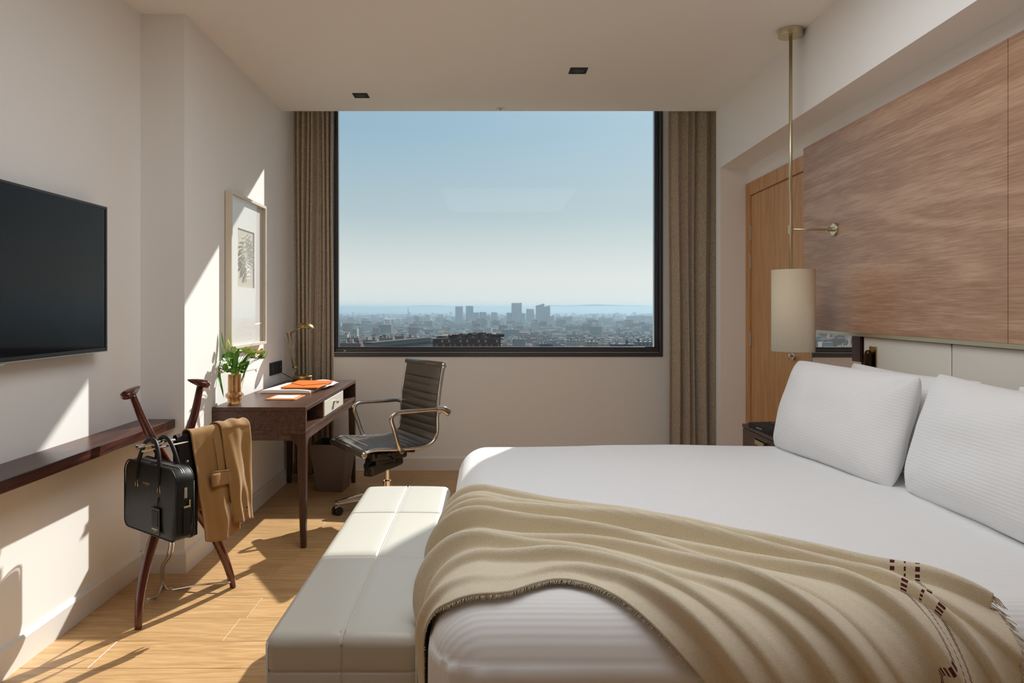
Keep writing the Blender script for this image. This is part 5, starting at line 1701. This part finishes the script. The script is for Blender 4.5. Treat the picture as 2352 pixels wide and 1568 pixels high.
# chain of low hills on the horizon
hv, hf = [], []
for i in range(161):
    x = -9000 + 18000 * i / 160
    h = 10 + 75 * max(0, noise.noise(Vector((i * .045, 2.2, 0))) + .25) + 22 * noise.noise(Vector((i * .2, 5, 0)))
    hv += [(x, 15000, GZ), (x, 15500, GZ + 80 + h), (x, 16500, GZ)]
for i in range(160):
    a = 3 * i; hf += [[a, a + 3, a + 4, a + 1], [a + 1, a + 4, a + 5, a + 2]]
struct(mk('hills', hv, hf, flat('hill_green', C(96, 110, 100))))

# brick terrace building in the middle distance
D = 330.0
bt = thing('brick_apartment_building', 'brick red apartment building with planted roof terraces, nearest in the view', 'building', (-10, D, GZ))
def wx(px, Dd=D): return (px - 1120) * Dd / F
def wz(py, Dd=D): return CAMZ - (py - 706) * Dd / F
def bpart(name, px0, px1, py0, py1, d0, d1, mt, bv=0):
    return box(name, wx(px0), wx(px1), D + d0, D + d1, wz(py1) if py1 else GZ, wz(py0), mt, bt)
bpart('brick_wall', 994, 1150, 779, None, 0, 14, CM[2])
bpart('floor_slab', 988, 1157, 777.2, 779, -1.4, 14.5, CM[5])
bpart('floor_slab', 992, 1154, 787.5, 788.6, -1.0, 14.2, CM[5])
bpart('setback_floor', 1003, 1148, 771.5, 777.2, 3, 13, CM[4])
bpart('terrace_roof', 1030, 1156, 770.0, 771.5, 1.5, 13.5, CM[6])
bpart('penthouse', 1062, 1140, 766.5, 770, 5, 12, CM[0])
for k in range(11):
    x = 998 + k * 14 + (k % 3) * 1.5
    w_ = bpart('window', x, x + 4.6, 780.5, 785.8, -.12, .1, CM[3 if k % 3 else 5])
    w_ = bpart('window', x + 3, x + 7.6, 790, 796, -.12, .1, CM[1])
for k in range(9):
    bpart('terrace_window', 1008 + k * 15, 1014 + k * 15, 772.6, 776.6, 2.85, 3.1, CM[3 if k % 2 else 5])
rr = random.Random(3)
parts = []
for k in range(420):
    px_ = rr.uniform(1030, 1156); hgt = 766.5 + 4 * abs(px_ - 1100) / 60 + rr.uniform(-1, 2.6)
    if px_ < 1030 + 20 and rr.random() < .5: hgt += 2
    c_ = Vector((wx(px_), D + rr.uniform(1.5, 9), wz(hgt))); s_ = rr.uniform(.25, .7)
    v, f = bbox(c_.x, c_.y, s_ * 1.6, s_ * 1.6, c_.z - s_ * .9, c_.z + s_ * .7, rr.uniform(0, 1.5))
    parts.append((v, f))
v, f = join(parts)
o = mk('roof_planting', v, f, flat('dry_planting', C(92, 66, 50)), bt); o['kind'] = 'stuff'
for k in range(5):
    box('pergola_beam', wx(1040 + 22 * k), wx(1052 + 22 * k), D + 1.0, D + 4, wz(768 + (k % 2)), wz(767.3 + (k % 2)), CM[3], bt)

# long grey office range at the lower left
gr_ = thing('office_range', 'long grey office range with strip windows running toward the brick building', 'building', (-60, 430, GZ))
RO = Matrix.Translation((wx(992, 470), 470, 0)) @ Matrix.Rotation(math.radians(68), 4, 'Z')
zo = wz(777, 470)
box('office_wall', -78, 0, 0, 5, GZ, zo, CM[1], gr_, M=RO)
box('roof_edge', -78.6, .6, -.6, 5.6, zo, zo + .9, CM[5], gr_, M=RO)
for z_ in (zo - 2.6, zo - 6.2):
    for k in range(26):
        box('window', -77 + 3 * k, -74.5 + 3 * k, -.12, .1, z_ - .8, z_ + .8, CM[5], gr_, M=RO)
# individual nearer blocks on the left and right
near = [(785, 832, 787, 560, 2, 'brick block with a flat roof at the lower left window corner'), (836, 868, 779, 640, 4, 'ochre block with rooftop sheds above the office range'),
        (800, 826, 775, 760, 2, 'dark brick block behind the flat-roofed corner block'), (872, 905, 775, 720, 4, 'ochre building with chimneys in the left city view'), (908, 930, 771, 760, 2, 'narrow brick building beside the ochre chimneys'),
        (936, 962, 773, 700, 4, 'sand-coloured block left of the brick terrace building'), (784, 800, 768, 900, 3, 'white slab with balconies at the left window edge'), (812, 822, 755, 1000, 3, 'tall white balcony block at the far left'),
        (1240, 1268, 789, 560, 5, 'green-grey flat roof at the bottom of the view right of centre'), (1404, 1450, 789, 540, 5, 'dark block with pale roof plates near the lower right corner'), (1460, 1503, 784, 520, 1, 'grey building with four roof stubs in the lower right corner'),
        (1177, 1206, 778, 900, 1, 'grey office block with floor bands right of the brick building'), (1300, 1330, 780, 800, 3, 'pale low building at the bottom right of centre'), (1345, 1372, 784, 700, 0, 'cream low block in the lower right quarter')]
for i, (a, b, t, Dn, c, lab) in enumerate(near):
    rnd2 = random.Random(i + 50)
    X0, X1 = wx(a, Dn), wx(b, Dn); zt = wz(t, Dn); w = X1 - X0; cx_ = (X0 + X1) / 2
    tb = thing('city_building', lab, 'building', (cx_, Dn, GZ))
    v, f = join([bbox(cx_, Dn, w, 14, GZ, zt)] + [bbox(cx_, Dn, w + .8, 14.8, zt - 3.2 * k - .3, zt - 3.2 * k) for k in range(1, 6)])
    mk('wall', v, f, CM[c], tb)
    nst = 4 if 'four roof' in lab else rnd2.randint(2, 4)
    for k in range(nst):
        x = X0 + w * (k + .5) / nst
        vv, ff = bbox(x, Dn - 2, w * .08 if 'four' in lab else w * rnd2.uniform(.1, .2), 3, zt, zt + rnd2.uniform(1.5, 3.5)); mk('roof_shed', vv, ff, CM[rnd2.choice((0, 3, 5))], tb)
    for r_ in range(2):
        for k in range(int(w / 3)):
            x = X0 + 1.5 + 3 * k
            vv, ff = bbox(x, Dn - 7.05, 1.3, .2, zt - 3.2 * r_ - 2.4, zt - 3.2 * r_ - .9); mk('window', vv, ff, CM[5], tb)

# haze lying over the city
hzm = bpy.data.materials.new('haze'); hzm.use_nodes = True
nn = hzm.node_tree; nn.nodes.clear()
ho = nn.nodes.new('ShaderNodeOutputMaterial'); vs2 = nn.nodes.new('ShaderNodeVolumeScatter')
vs2.inputs['Color'].default_value = (0.42, 0.545, 0.63, 1)
vs2.inputs['Density'].default_value = 0.00021
vs2.inputs['Anisotropy'].default_value = 0.35
va2 = nn.nodes.new('ShaderNodeVolumeAbsorption'); va2.inputs['Color'].default_value = vs2.inputs['Color'].default_value
va2.inputs['Density'].default_value = vs2.inputs['Density'].default_value
ad2 = nn.nodes.new('ShaderNodeAddShader')
nn.links.new(vs2.outputs[0], ad2.inputs[0]); nn.links.new(va2.outputs[0], ad2.inputs[1])
nn.links.new(ad2.outputs[0], ho.inputs['Volume'])
hv = [(-8900, 200, GZ + .5), (8900, 200, GZ + .5), (8900, 17000, GZ + .5), (-8900, 17000, GZ + .5)]
HT = 22
hzo = mk('haze', hv + [(x, y_, HT) for x, y_, _ in hv], [[3, 2, 1, 0], [4, 5, 6, 7], [0, 1, 5, 4], [1, 2, 6, 5], [2, 3, 7, 6], [3, 0, 4, 7]], hzm)
tag(hzo, 'bluish haze lying over the whole city', 'haze', kind='stuff')
